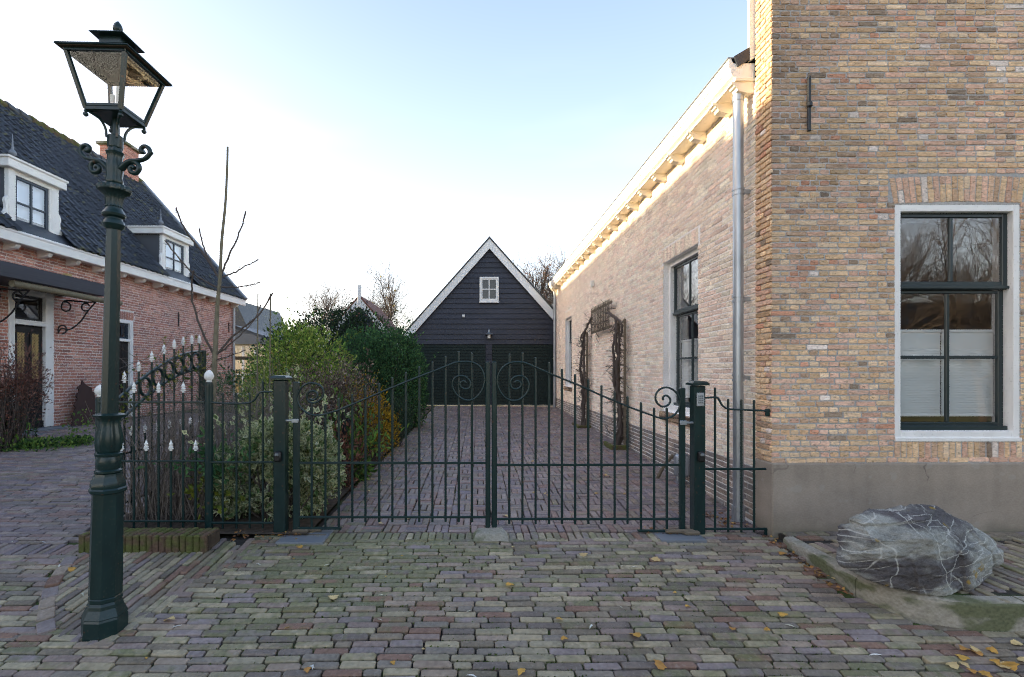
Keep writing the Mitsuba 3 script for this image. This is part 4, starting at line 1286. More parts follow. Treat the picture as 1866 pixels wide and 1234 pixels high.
# lantern
ln = tag(numbered(lp + '__lantern'), 'four-sided glazed lantern with hipped lid and finial')
zb, zt, hb, ht = 3.165, 3.462, .100, .168
corners = [(-1, -1), (1, -1), (1, 1), (-1, 1)]
fr = []
for a, b in corners:
    fr.append(tube([(a * hb, b * hb, zb), (a * ht, b * ht, zt)], .0135, 4))
for i in range(4):
    (a, b), (c, d) = corners[i], corners[(i + 1) % 4]
    fr.append(tube([(a * hb, b * hb, zb), (c * hb, d * hb, zb)], .013, 4))
    fr.append(tube([(a * (hb + .003), b * (hb + .003), zb + .02), (c * (hb + .003), d * (hb + .003), zb + .02)], .009, 4))
    fr.append(tube([(a * ht, b * ht, zt - .006), (c * ht, d * ht, zt - .006)], .016, 4))
fr.append(box(-hb, hb, -hb, hb, zb - .012, zb))
lpart('frame', cat(*fr), ln, smooth=False)
for a, b in corners:
    kb = lathe([(.004, -.045), (.013, -.036), (.013, -.024), (.006, -.018), (.010, -.010), (.006, 0)], 10)
    kb.apply_translation((a * hb, b * hb, zb - .008))
    lpart('knob', kb, ln)
for a, b in corners:
    q = curve([(a * .030, b * .030, 3.02), (a * .036, b * .036, 3.08), (a * .058, b * .058, 3.13), (a * .095, b * .095, 3.152)], 5)
    lpart('bracket', tube(q, .0075, 6), ln, smooth=50)
for i in range(4):
    (a, b), (c, d) = corners[i], corners[(i + 1) % 4]
    e = .985
    V = np.array([(a * hb * e, b * hb * e, zb + .012), (c * hb * e, d * hb * e, zb + .012), (c * ht * e, d * ht * e, zt - .012), (a * ht * e, b * ht * e, zt - .012)])
    lpart('pane', trimesh.Trimesh(V, [[0, 1, 2], [0, 2, 3]], process=False), ln, 'lamp_glass_mat', False)


def hip(z0, z1, h0, h1, t=.006):
    V = [(sx * h, sy * h, z) for h, z in ((h0, z0), (h1, z1), (h0 - .004, z0 - t), (h1 - .004, z1 - t)) for sx in (-1, 1) for sy in (-1, 1)]
    return trimesh.convex.convex_hull(np.array(V))


lid = hip(3.466, 3.474, .205, .200, .004)
V = np.array([(a * .203, b * .203, 3.473) for a, b in corners] + [(a * .055, b * .055, 3.540) for a, b in corners])
lidtop = trimesh.Trimesh(V, [[i, (i + 1) % 4, 4 + (i + 1) % 4] for i in range(4)] + [[i, 4 + (i + 1) % 4, 4 + i] for i in range(4)] + [[4, 5, 6], [4, 6, 7]], process=False)
Vu = np.array([(a * .160, b * .160, 3.4655) for a, b in corners])
lpart('lid', cat(lid, lidtop), ln, smooth=False)
lpart('liner', box(-.196, .196, -.196, .196, 3.4585, 3.4625), ln, 'liner_mat', False)
lpart('chimney', cat(box(-.062, .062, -.062, .062, 3.52, 3.60), box(-.070, .070, -.070, .070, 3.535, 3.545), hip(3.603, 3.608, .098, .094, .003),
                     trimesh.convex.convex_hull(np.array([(a * .095, b * .095, 3.608) for a, b in corners] + [(a * .012, b * .012, 3.640) for a, b in corners]))), ln, smooth=False)
lpart('finial', lathe([(.010, 3.635), (.012, 3.648), (.024, 3.668), (.025, 3.685), (.018, 3.705), (.004, 3.722)], 16), ln)
lpart('lamp_tube', cat(tube([(.015, 0, 3.18), (.015, 0, 3.34)], .014, 12), tube([(-.03, .01, 3.18), (-.03, .01, 3.30)], .012, 12)), ln, 'lamp_white_mat')
lpart('ballast', box(-.06, .06, -.05, .05, 3.165, 3.195, .006), ln, 'zinc_mat', False)

# ---------------------------------------------------------------- boulder
rough_pts = [(1523, 957, -.05), (1521, 1000, -.10), (1532, 1032, -.20), (1592, 921, .05), (1640, 917, .10), (1715, 923, .15), (1562, 938, -.14), (1600, 1062, -.30), (1650, 1078, -.33), (1720, 1088, -.36), (1772, 1078, -.28), (1790, 962, .10),
             (1812, 985, .05), (1828, 1012, .0), (1826, 1026, -.02), (1803, 1052, -.12), (1590, 985, -.33), (1700, 980, -.39), (1765, 1012, -.31), (1680, 940, -.20), (1560, 955, .28), (1700, 938, .38), (1790, 985, .30), (1570, 1010, .25), (1760, 1030, .25), (1640, 1035, -.37), (1720, 1050, -.39)]
rp = np.array([((u - 872) * (3.45 + o) / 900, 3.45 + o, EYE - (v - 676) * (3.45 + o) / 900) for u, v, o in rough_pts])
rp = (rp - [0, 0, EYE]) * 1.062 + [0, 0, EYE]
rp[:, 2] = np.maximum(rp[:, 2], KZ - .01)
hull = m3.Manifold.hull_points(rp).refine_to_length(.030)
hm = hull.to_mesh()
bm0 = trimesh.Trimesh(np.array(hm.vert_properties[:, :3], float), np.array(hm.tri_verts), process=True)
trimesh.smoothing.filter_taubin(bm0, iterations=2)
bm0 = bm0.subdivide().subdivide()
q = np.array(bm0.vertices)
nrm = np.array(bm0.vertex_normals)
lay_ = q[:, 2] - .16 * q[:, 0] + .20 * q[:, 1] + .10 * meshkit.fbm(q * 3, 3, 2)
cells = np.random.default_rng(4).normal(0, .5, (26, 3)) * [1.1, .8, .6] + q.mean(0)
facet = np.random.default_rng(5).normal(0, 1, (26, 3))
near = np.argsort(((q[:, None] - cells[None]) ** 2).sum(-1), 1)[:, 0]
plane = ((q - cells[near]) * facet[near]).sum(1)
crag = (meshkit.fbm(q * 4 + 4, 4, 3) - .5) * .040 + (meshkit.fbm(q * [9, 9, 30] + 2, 3, 13) - .5) * .030 + np.clip(plane * .09, -.010, .010) + (meshkit.fbm(q * 14 + 1, 3, 8) - .5) * .020
steps = np.abs(meshkit.noise(np.c_[q[:, 0] * 2.5, q[:, 1] * 2.5, lay_ * 24], 5) - .5) * .018 + np.abs(meshkit.noise(np.c_[q[:, 0] * 6, q[:, 1] * 6, lay_ * 60], 6) - .5) * .012
bm0.vertices = q + nrm * (crag + steps - .012)[:, None]
tag(obj('boulder', bm0, 'rock_mat', smooth=50), 'large grey-green boulder with white quartz veins on the raised footpath', 'boulder')

# ---------------------------------------------------------------- red brick house at the left
rng = np.random.default_rng(55)
lh = thing('red_brick_house', 'red brick house at the left with dark pantile roof, white eaves and two dormers', 'house')
LX, LY0, LY1, LZ = -9.07, -3.0, 18.3, 4.12
D1, D2 = (9.52, 10.53, .36, 3.20), (12.05, 12.95, .36, 2.86)
RXl, RZl = -12.62, 8.62
lw = tag(numbered(lh + '__front_wall'), 'long red brick wall with pale joints')
obj('core', cat(*[box(LX - .25, LX - .002, a, b, z0, z1) for a, b, z0, z1 in ((LY0, D1[0], -.8, LZ), (D1[1], D2[0], 0, LZ), (D2[1], LY1, 0, LZ), (D1[0], D1[1], 0, D1[2]), (D1[0], D1[1], D1[3], LZ),
                                                                            (D2[0], D2[1], 0, D2[2]), (D2[0], D2[1], D2[3], LZ))]), 'mortar_left_mat', lw)
archd = (D2[0] - .06, D2[1] + .06, D2[3], D2[3] + .215)
cs = courses(8.2, LY1, .30, LZ, .0640, .0150, 'half', [D1, D2, archd], rng, stretcher=.21)
O = np.c_[np.full(len(cs), LX), cs[:, 0], cs[:, 1]]
A, B, L, H = np.tile([0, 1.0, 0], (len(O), 1)), np.tile([0, 0, 1.0], (len(O), 1)), cs[:, 2], cs[:, 3]
ao = np.array([(LX, archd[0] + (i + 1) * .0622, archd[2] + .008) for i in range(int((archd[1] - archd[0]) / .0622))])
O, A, B = np.vstack([O, ao]), np.vstack([A, np.tile([0, 0, 1.0], (len(ao), 1))]), np.vstack([B, np.tile([0, -1.0, 0], (len(ao), 1))])
L, H = np.r_[L, np.full(len(ao), .20)], np.r_[H, np.full(len(ao), .052)]
V, F = bricks(O, A, B, L, H, .0035 + rng.normal(0, .001, len(O)), .003, 4, .0015, rng)
k = V.shape[1]
obj('brickwork', trimesh.Trimesh(V.reshape(-1, 3), (F[None] + (np.arange(len(O)) * k)[:, None, None]).reshape(-1, 3), process=False), 'brick_left_mat', lw,
    uv=np.repeat(np.stack([rng.random(len(O)), 1 + rng.normal(0, .1, len(O))], 1), k, 0), kind='stuff')
gab = prism([(LX - .25, 0), (LX - .25, LZ), (RXl, RZl - .12), (-16.0, LZ), (-16.0, 0)], .25, (0, LY1, 0), (1, 0, 0), (0, 0, 1))
gab2 = gab.copy()
gab2.apply_translation((0, LY0 - LY1 + .25, 0))
obj('gable_wall', cat(gab, gab2, box(-16.0, -15.8, LY0, LY1, 0, LZ)), 'brick_left_mat', lh, uv=None)
# eaves
obj('gutter', cat(box(-8.80, -8.74, LY0, LY1 + .25, 3.98, 4.20, .01), box(-8.775, -8.725, LY0, LY1 + .25, 4.16, 4.215, .01), box(LX, -8.78, LY0, LY1 + .2, 4.02, 4.05)), 'white_mat', lh, label='white wooden eaves gutter of the red house')
for y in np.arange(8.7, 18.2, .72):
    obj('corbel', prism([(LX, 3.86), (-8.86, 3.90), (-8.82, 3.95), (-8.82, 4.018), (LX, 4.018)], .10, (0, y + .1, 0), (1, 0, 0), (0, 0, 1)), 'white_mat', lh)
# roof slopes
al = math.atan2(RZl - 4.22, -8.72 - RXl)
S = np.array([-math.cos(al), 0, math.sin(al)])
Nn = np.array([math.sin(al), 0, math.cos(al)])
E0 = np.array([-8.72, 0, 4.215])
SLEN = (RZl - 4.215) / math.sin(al)
roof = tag(numbered(lh + '__roof'), 'steep roof of dark grey pantiles with mossy ridge')
dk = np.array([E0 + np.array([0, y, 0]) + S * s - Nn * o for y in (LY0, LY1 + .15) for s in (0.02, SLEN) for o in (.03, .07)])
bk = dk * np.array([1, 1, 1])
bk[:, 0] = 2 * RXl - bk[:, 0]
obj('deck', cat(trimesh.convex.convex_hull(dk), trimesh.convex.convex_hull(bk)), 'tile_mat', roof, uv=None)
DORM = ((9.43, 10.56), (14.02, 15.30))
TW, TE = .205, .305
tp = np.linspace(0, 1, 9)
wave = .030 * np.sin(tp * 2 * math.pi + .5) + .010
Vt, Ot = [], []
for r in range(int(SLEN / TE) + 1):
    for c in range(int((LY1 + .12 - 6.3) / TW)):
        y = 6.3 + c * TW
        s0, s1 = r * TE - .02, min((r + 1) * TE + .06, SLEN)
        zc = 4.215 + (s0 + .1) * math.sin(al)
        if any(a - .19 < y < b + .02 for a, b in DORM) and zc < 5.50:
            continue
        sag = .004 * rng.normal(size=2)
        lo = np.array([E0 + np.array([0, y + t * TW * 1.08, 0]) + S * s0 + Nn * (w + .028 + sag[0]) for t, w in zip(tp, wave)])
        hi = np.array([E0 + np.array([0, y + t * TW * 1.08, 0]) + S * s1 + Nn * (w - .002 + sag[1]) for t, w in zip(tp, wave)])
        lip = lo - Nn * .022
        Vt.append(np.vstack([lip, lo, hi]))
Vt = np.array(Vt)
Ft = []
for i in range(2):
    for j in range(8):
        a = i * 9 + j
        Ft += [(a, a + 1, a + 10), (a, a + 10, a + 9)]
Ft = np.array(Ft)
Ct = Vt.mean(1)
hgt = np.clip((Ct[:, 2] - 4.2) / 4.4, 0, 1)
UVt = np.stack([rng.random(len(Vt)), np.clip(np.where(hgt > .9, .75, .25) + np.where(hgt < .06, .4, 0) + .15 * rng.normal(size=len(Vt)), 0, 1)], 1)
lay(roof, Vt, Ft, UVt, 'tile_mat', 'tile', 'tiling', 300, seen_size(Ct, TW, TE))
for y in np.arange(6.3, LY1, .36):
    obj('ridge_tile', tube([(RXl, y, RZl - .02 + .015 * rng.random()), (RXl, y + .38, RZl - .045)], [.135, .115], 10), 'mossbrick_mat' if rng.random() < .7 else 'tile_mat', roof, smooth=50)
vg = np.array([E0 + np.array([0, LY1 + .02 + dy, 0]) + S * s + Nn * o for dy in (0, .20) for s in (-.02, SLEN) for o in (-.10, .085)])
obj('verge', trimesh.convex.convex_hull(vg), 'lead_mat', roof)
ch = tag(numbered(lh + '__chimney'), 'red brick chimney with concrete cap on the ridge')
cx0, cx1, cy0, cy1, cz0, cz1 = -13.30, -12.42, 17.35, 18.05, 7.4, 9.50
obj('core', box(cx0 + .004, cx1 - .004, cy0 + .004, cy1, cz0, cz1), 'mortar_left_mat', ch)
c1 = courses(0, cx1 - cx0, cz0, cz1, .0622, .0115, 'half', (), rng, stretcher=.21)
c2 = courses(0, cy1 - cy0, cz0, cz1, .0622, .0115, 'half', (), rng, stretcher=.21)
for cc, (o, a) in ((c1, (lambda q: np.c_[cx0 + q[:, 0], np.full(len(q), cy0), q[:, 1]], (1, 0, 0))), (c2, (lambda q: np.c_[np.full(len(q), cx1), cy0 + q[:, 0], q[:, 1]], (0, 1, 0)))):
    V, F = bricks(o(cc), np.tile(a, (len(cc), 1)), np.tile([0, 0, 1.0], (len(cc), 1)), cc[:, 2], cc[:, 3], .006, .004, 4, .002, rng)
    k = V.shape[1]
    obj('brickwork', trimesh.Trimesh(V.reshape(-1, 3), (F[None] + (np.arange(len(cc)) * k)[:, None, None]).reshape(-1, 3), process=False), 'brick_left_mat', ch,
        uv=np.repeat(np.stack([rng.random(len(cc)), 1.05 + rng.normal(0, .1, len(cc))], 1), k, 0), kind='stuff')
obj('cap', box(cx0 - .09, cx1 + .09, cy0 - .09, cy1 + .09, cz1, cz1 + .10, .012), 'concrete_mat', ch)
# dormers
for (y0, y1), lab in zip(DORM, ('near white dormer with four-pane window', 'far white dormer with four-pane window')):
    dmr = tag(numbered(lh + '__dormer'), lab)
    xf, zb_, zt_ = -8.98, 4.20, 5.44
    yw0, yw1, zw0, zw1 = y0 + .16, y1 - .22, zb_ + .14, zt_ - .09
    xb = E0[0] - (zt_ - 4.2) / math.tan(al) - .25
    side = lambda z: E0[0] - (z - 4.215) / math.tan(al)
    obj('front', cat(box(xf - .08, xf, y0, yw0, zb_, zt_, .006), box(xf - .08, xf, yw1, y1, zb_, zt_, .006), box(xf - .08, xf - .002, yw0, yw1, zb_, zw0), box(xf - .08, xf - .002, yw0, yw1, zw1, zt_),
                     box(xf - .01, xf + .012, y0 + .005, y0 + .13, zb_ + .02, zt_, .004), box(xf - .01, xf + .012, y1 - .17, y1 - .005, zb_ + .02, zt_, .004)), 'white_mat', dmr)
    for yy_, sg in ((y0, -1), (y1, 1)):
        pts = [(0, 0), (.05, .02), (.085, .07), (.10, .13), (.085, .19), (.06, .23), (.045, .28), (.05, .34), (.07, .40), (.06, .46), (.03, .50), (0, .52)]
        obj('scroll_board', prism([(a, b) for a, b in pts], .05, (xf - .05 if sg > 0 else xf, yy_, zb_ + .18), (0, sg, 0), (0, 0, 1)), 'white_mat', dmr)
        q = prism([(xf - .06, zb_), (xf - .06, zt_), (xb - .2, zt_), (xb - .2, zt_ - .02)], .05, (0, yy_ + (.055 if sg < 0 else -.005), 0), (1, 0, 0), (0, 0, 1))
        obj('cheek', q, 'cheek_mat', dmr)
    obj('fascia', cat(box(xb, xf + .10, y0 - .10, y1 + .10, zt_ - .005, zt_ + .155, .008), box(xb, xf + .125, y0 - .125, y1 + .125, zt_ + .157, zt_ + .205, .008)), 'white_mat', dmr)
    yc = (y0 + y1) / 2
    hp = np.array([(xf + .13, y0 - .13, zt_ + .207), (xf + .13, y1 + .13, zt_ + .207), (xb, y0 - .13, zt_ + .207), (xb, y1 + .13, zt_ + .207), (xf - .45, yc, zt_ + .34), (xb - .2, yc, zt_ + .34)])
    obj('roof', trimesh.convex.convex_hull(hp), 'lead_mat', dmr)
    fin = lathe([(.055, 0), (.045, .05), (.018, .08), (.018, .13), (.045, .15), (.068, .19), (.068, .22), (.045, .26), (.022, .28), (.026, .31), (.016, .36), (.004, .60)], 14)
    fin.apply_translation((xf - .45, yc, zt_ + .31))
    obj('finial', fin, 'lead_mat', dmr, smooth=50)
    w = tag(numbered(lh + '__window'), lab.replace('white dormer with', 'dormer'))
    ym, zm = (yw0 + yw1) / 2, (zw0 + zw1) / 2
    obj('frame', cat(frame_mesh('x', yw0, yw1, zw0, zw1, .05, xf - .075, xf - .025), bar('x', ym - .02, ym + .02, zw0 + .051, zw1 - .051, xf - .07, xf - .03),
                     bar('x', yw0 + .051, ym - .021, zm - .018, zm + .018, xf - .07, xf - .03), bar('x', ym + .021, yw1 - .051, zm - .018, zm + .018, xf - .07, xf - .03)), 'frame_blue_mat', w)
    for a, b in ((yw0 + .05, ym - .018), (ym + .018, yw1 - .05)):
        for c, e in ((zw0 + .05, zm - .016), (zm + .016, zw1 - .05)):
            obj('pane', pane('x', a, b, c, e, xf - .05), 'glass_mat', w)
    obj('curtain', pane('x', yw0 - .05, yw1 + .05, zw0 - .05, zw1 + .05, xf - .11), 'curtain_mat', w)
# doors
dr1 = tag(numbered(lh + '__door'), 'dark front door with gilt lattice lights under the canopy')
a0, a1, z0, z1 = D1
zt = 2.52
obj('frame', cat(box(LX - .10, LX + .02, a0, a0 + .13, z0 + .02, z1, .006), box(LX - .10, LX + .02, a1 - .20, a1, z0 + .02, z1, .006), box(LX - .10, LX + .016, a0 + .131, a1 - .201, z1 - .13, z1, .006),
                 box(LX - .10, LX + .03, a0 + .131, a1 - .201, zt - .05, zt + .05, .006)), 'white_mat', dr1)
obj('leaf', box(LX - .09, LX - .055, a0 + .131, a1 - .201, z0 + .04, zt - .051), 'black_mat', dr1)
b0, b1 = a0 + .131, a1 - .201
bm = (b0 + b1) / 2
obj('mouldings', cat(*[frame_mesh('x', p, q, u, v, .03, LX - .056, LX - .035) for p, q in ((b0 + .07, bm - .05), (bm + .05, b1 - .07)) for u, v in ((z0 + 1.0, zt - .18), (z0 + .35, z0 + .86))],
                     bar('x', b0, b1, z0 + .02, z0 + .16, LX - .055, LX - .02)), 'black_mat', dr1)
for p, q in ((b0 + .10, bm - .08), (bm + .08, b1 - .10)):
    ms = []
    u, v = z0 + 1.03, zt - .21
    poly = Polygon([(p, u), (q, u), (q, v), (p, v)])
    from shapely.geometry import LineString
    for c in np.arange(u - .3, v + .3, .062):
        for sg in (1, -1):
            g = LineString([(p, c), (q, c + sg * (q - p))]).buffer(.010, cap_style=2).intersection(poly)
            if g.area > 1e-5 and g.geom_type == 'Polygon':
                ms.append(prism(g, .008, (LX - .048 + .002 * sg, 0, 0), (0, 1, 0), (0, 0, 1)))
    obj('lattice', cat(*ms), 'gold_mat', dr1)
obj('transom_frame', frame_mesh('x', b0, b1, zt + .051, z1 - .131, .05, LX - .09, LX - .05), 'black_mat', dr1)
obj('pane', pane('x', b0 + .04, b1 - .04, zt + .09, z1 - .17, LX - .07), 'glass_mat', dr1)
obj('step', cat(box(LX - .05, LX + .30, a0 - .05, a1 + .25, .2, .37, .01), box(LX - .05, LX + .75, a0 - .2, a1 + 1.15, .2, .345, .01)), 'slate_mat', dr1, label='blue-grey stone doorsteps')
dr2 = tag(numbered(lh + '__door'), 'narrow black side door with white frame')
a0, a1, z0, z1 = D2
obj('frame', cat(box(LX - .10, LX + .02, a0, a0 + .09, z0, z1, .006), box(LX - .10, LX + .02, a1 - .11, a1, z0, z1, .006), box(LX - .10, LX + .016, a0 + .091, a1 - .111, z1 - .09, z1, .006),
                 box(LX - .10, LX + .02, a0 + .091, a1 - .111, 2.30, 2.37, .006)), 'white_mat', dr2)
obj('leaf', cat(box(LX - .09, LX - .05, a0 + .091, a1 - .111, z0, 2.299), *[box(LX - .051, LX - .044, y, y + .11, z0, 2.29) for y in np.arange(a0 + .095, a1 - .2, .118)]), 'black_mat', dr2)
obj('transom_frame', cat(frame_mesh('x', a0 + .091, a1 - .111, 2.371, z1 - .091, .05, LX - .09, LX - .04), *[bar('x', y, y + .02, 2.43, z1 - .15, LX - .06, LX - .045) for y in np.arange(a0 + .2, a1 - .2, .12)]), 'frame_blue_mat', dr2)
obj('pane', pane('x', a0 + .13, a1 - .15, 2.41, z1 - .13, LX - .065), 'glass_mat', dr2)
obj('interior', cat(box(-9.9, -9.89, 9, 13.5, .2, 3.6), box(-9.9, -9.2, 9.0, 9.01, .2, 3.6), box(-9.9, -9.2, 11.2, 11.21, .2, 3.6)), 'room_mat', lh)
# canopy over the front door
cn = tag(numbered(lh + '__canopy'), 'dark flat canopy on a log and scrolled iron brackets')
obj('fascia', cat(box(LX, -8.12, 8.30, 10.78, 3.18, 3.215), box(-8.16, -8.12, 8.30, 10.78, 3.17, 3.42, .005), box(LX, -8.16, 10.74, 10.78, 3.17, 3.42, .005), box(LX, -8.16, 8.30, 8.34, 3.17, 3.42, .005), box(LX, -8.12, 8.30, 10.78, 3.40, 3.43)), 'black_wood_mat', cn)
obj('log', tube([(-8.22, 8.7, 3.09), (-8.20, 9.6, 3.095), (-8.17, 10.6, 3.08), (-8.16, 11.25, 3.09)], [.062, .06, .057, .058], 12), 'bark_mat', cn, smooth=50)
obj('vent_stub', tube([(-8.7, 10.45, 3.42), (-8.7, 10.45, 3.60)], .075, 12), 'gold_mat', cn, smooth=50)
for y in (9.05, 10.62):
    c = curve([(LX + .02, y, 2.52), (LX + .10, y, 2.44), (LX + .20, y, 2.36), (LX + .10, y, 2.28), (LX + .03, y, 2.36), (LX + .10, y, 2.46), (LX + .28, y, 2.44), (LX + .50, y, 2.60), (LX + .68, y, 2.85), (LX + .84, y, 3.03)][4:], 6)
    e1 = [(LX + .03 + .09 + .09 * math.cos(t), y, 2.44 + .09 * math.sin(t)) for t in np.linspace(-1.6, 3.6, 14)]
    e2 = [(LX + .62 + .085 * math.cos(t), y, 2.92 + .085 * math.sin(t)) for t in np.linspace(0.2, 5.4, 14)]
    e3 = [(LX + .20 + .10 * math.cos(t), y, 2.93 + .10 * math.sin(t)) for t in np.linspace(2.6, 8.2, 14)]
    e4 = curve([(LX + .11, y, 2.98), (LX + .20, y, 3.06), (LX + .6, y, 3.03), (LX + .84, y, 3.03)], 5)
    obj('bracket', cat(*[tube(q, .014, 6, flat=1.2) for q in (c, e1, e2, e3, e4)]), 'iron_mat', cn, smooth=50)
for y, za, zb in ((14.9, 2.90, 3.32), (17.9, 2.95, 3.30)):
    obj('wall_anchor', box(LX + .012, LX + .04, y - .018, y + .018, za, zb, .006), 'iron_mat', lh)
obj('downpipe', tube([(LX + .075, 18.16, 4.02), (LX + .075, 18.16, .3)], .045, 12), 'zinc_mat', lh, smooth=50)

# fir-tree silhouette board leaning on the wall
sil = [(0, 0), (.64, 0), (.63, .30), (.66, .42), (.61, .58), (.62, .70), (.56, .73), (.58, .81), (.50, .85), (.43, .90), (.38, 1.0), (.34, .90), (.25, .84), (.28, .76), (.19, .66), (.22, .59), (.12, .46), (.15, .39), (.04, .22), (.07, .15)]
fb = prism(sil, .025, (0, 0, 0), (0, 1, 0), (0, 0, 1))
fb.apply_transform(trimesh.transformations.rotation_matrix(-.14, (0, 1, 0)))
fb.vertices[:, 1] *= 1.25
fb.apply_translation((-8.78, 10.62, .35))
t_ = thing('tree_silhouette_board', 'dark rusty board cut as a fir tree leaning on the red brick wall', 'garden ornament')
obj('board', fb, 'rust_mat', t_)
obj('foot', box(-8.70, -8.50, 11.0, 11.06, .34, .40, .005), 'wood_mat', t_)

# ---------------------------------------------------------------- plants
LEAF, DRY = 'leaf_mat', 'dry_leaf_mat'


def plant(name, label, cat_, parts, group=None):
    p = thing(name, label, cat_, group)
    for nm, mesh, mat, col, sm in parts:
        obj(nm, mesh, mat, p, smooth=sm, color=col)
    return p


def shrub(name, label, blobs, n, cols, size, width, seed, shell=.4, gap=.35, edge=None, up=.35, stem_mat='twig_mat', stems=40, mat=LEAF, spread=.2, scale=4.0, base=None, sr=.006, cat_='shrub', sprigs=120):
    r = np.random.default_rng(seed)
    blobs = np.array(blobs, float)
    P, N = blob_points(blobs, n, r, shell, gap, scale)
    N = N / np.linalg.norm(N, axis=1, keepdims=True) + r.normal(0, .55, N.shape) + np.array([0, 0, up])
    C = palette(cols, n, r, spread)
    if sprigs:
        i = r.choice(n, sprigs)
        top_ = P[i, 2] > np.median(P[:, 2])
        i = i[top_]
        d_ = N[i] / np.linalg.norm(N[i], axis=1, keepdims=True) * .6 + r.normal(0, .25, (len(i), 3)) + [0, 0, .7]
        for f_ in np.linspace(.4, 1, 7):
            P = np.vstack([P, P[i] + d_ * (size * 4.5 * f_ * (.6 + .8 * r.random((len(i), 1))))])
            N = np.vstack([N, d_ + r.normal(0, .6, d_.shape)])
            C = np.vstack([C, C[i]])
    m, c = leaf_mesh(P, N, size, width, C, r, edge=None if edge is None else palette(edge, len(P), r, .12))
    c0 = np.array(base if base is not None else blobs[:, :3].mean(0) * [1, 1, 0] + [0, 0, float(ground_z(blobs[0, 0], blobs[0, 1]))])
    pick = P[r.integers(0, n, stems)]
    ms = []
    for q in pick:
        s0 = c0 + np.r_[r.normal(0, .12, 2), 0]
        s0[:2] = .55 * s0[:2] + .45 * (q[:2] * .5 + s0[:2] * .5)
        mid = (s0 + q) / 2 + r.normal(0, .05, 3) + np.array([0, 0, .08])
        ms.append(tube(curve([s0, mid, q], 3), np.linspace(sr * 1.8, sr * .5, 7), 4, cap=False))
    return plant(name, label, cat_, [('foliage', m, mat, c, False), ('stem', cat(*ms), stem_mat, None, False)])


G_DARK = [(0.055, 0.125, 0.058), (0.073, 0.162, 0.067), (0.105, 0.209, 0.078), (0.055, 0.099, 0.055)]
G_MID = [(0.113, 0.207, 0.056), (0.160, 0.273, 0.060), (0.085, 0.169, 0.056), (0.226, 0.320, 0.075)]
G_YEL = [(0.283, 0.373, 0.071), (0.361, 0.438, 0.096), (0.193, 0.297, 0.064), (0.426, 0.476, 0.129)]
shrub('variegated_shrub', 'clipped rounded shrub with small cream-edged leaves behind the left gate post', [(-2.08, 5.22, .50, .54, .40, .50), (-2.48, 5.16, .40, .34, .36, .42), (-1.74, 5.27, .50, .28, .36, .44), (-2.05, 5.22, .85, .42, .32, .20)],
      8200, [(.030, .070, .026), (.05, .10, .04), (.025, .06, .025)], .066, .042, 101, .45, .42, edge=[(.74, .75, .44), (.80, .80, .54), (.62, .66, .36), (.20, .30, .12)], stems=30, spread=.15)
shrub('yellow_green_shrub', 'tall light yellow-green shrub rising behind the variegated shrub', [(-3.2, 8.6, 1.25, .78, .8, 1.05), (-2.75, 8.6, 1.6, .52, .7, .72), (-3.7, 8.8, 1.0, .5, .6, .9), (-3.2, 8.7, 2.05, .42, .5, .38), (-2.5, 8.5, 1.0, .4, .6, .8)],
      11000, G_YEL + G_MID[:2], .075, .028, 102, .45, .36, stems=60, spread=.25)
shrub('dark_evergreen_shrub', 'tall dark glossy evergreen shrub along the driveway beside the garage', [(-2.25, 12.0, 1.3, .90, 1.2, 1.25), (-1.92, 12.6, 1.4, .58, 1.1, 1.15), (-2.9, 12.2, 1.7, .75, 1.0, .85), (-2.2, 11.6, .8, .8, .9, .8), (-1.72, 12.3, .9, .45, .9, .9), (-2.15, 12.2, 2.05, .6, .8, .5)],
      22000, G_DARK, .085, .040, 103, .4, .30, stems=50, sr=.01)
shrub('tall_holly', 'tall mid-green evergreen with red berries in front of the dark barn', [(-4.0, 13.5, 2.1, 1.2, 1.1, 1.1), (-3.2, 13.8, 2.3, .9, 1.0, .95), (-4.6, 13.5, 1.6, 1.0, 1.0, 1.3), (-3.6, 13.6, 2.9, .5, .6, .45), (-5.2, 13.3, 1.6, .9, .9, 1.2)],
      17000, [(.040, .070, .036), (.055, .095, .045), (.075, .11, .055), (.028, .055, .03), (.05, .06, .07)], .085, .045, 104, .45, .36, stems=50, sr=.01)
shrub('brown_flowered_shrub', 'leafless brown shrub with dry pale flower heads behind the left gate leaf', [(-2.12, 7.3, 1.30, .62, .55, .52), (-2.3, 7.3, .9, .55, .5, .6), (-1.85, 7.3, 1.0, .45, .5, .55)],
      5200, [(.10, .062, .050), (.13, .082, .065), (.075, .048, .042), (.16, .11, .085), (.30, .24, .19)], .040, .022, 105, .9, .2, mat=DRY, stems=260, sr=.004, up=.8)
shrub('yellow_leaved_shrub', 'low shrub with golden yellow autumn leaves beside the black bollard', [(-1.72, 7.7, .72, .40, .42, .50), (-1.60, 8.0, .55, .32, .4, .42), (-1.8, 7.5, .95, .28, .3, .28)],
      4200, [(.42, .25, .025), (.50, .32, .04), (.36, .20, .02), (.30, .22, .03)], .05, .020, 106, .6, .3, stems=60, sr=.004)
shrub('small_green_shrub', 'small dull green shrub on the driveway edge beyond the yellow-leaved shrub', [(-1.62, 9.2, .62, .34, .45, .42), (-1.62, 9.8, .6, .3, .4, .45)], 3200, [(.05, .08, .05), (.07, .10, .065), (.035, .06, .04)], .05, .022, 107, .5, .3, stems=30, sr=.004)
shrub('low_green_plant', 'low fresh green plant at the foot of the black bollard', [(-1.72, 6.75, .22, .22, .22, .22)], 420, G_MID, .11, .04, 108, .7, .1, stems=12, cat_='plant')
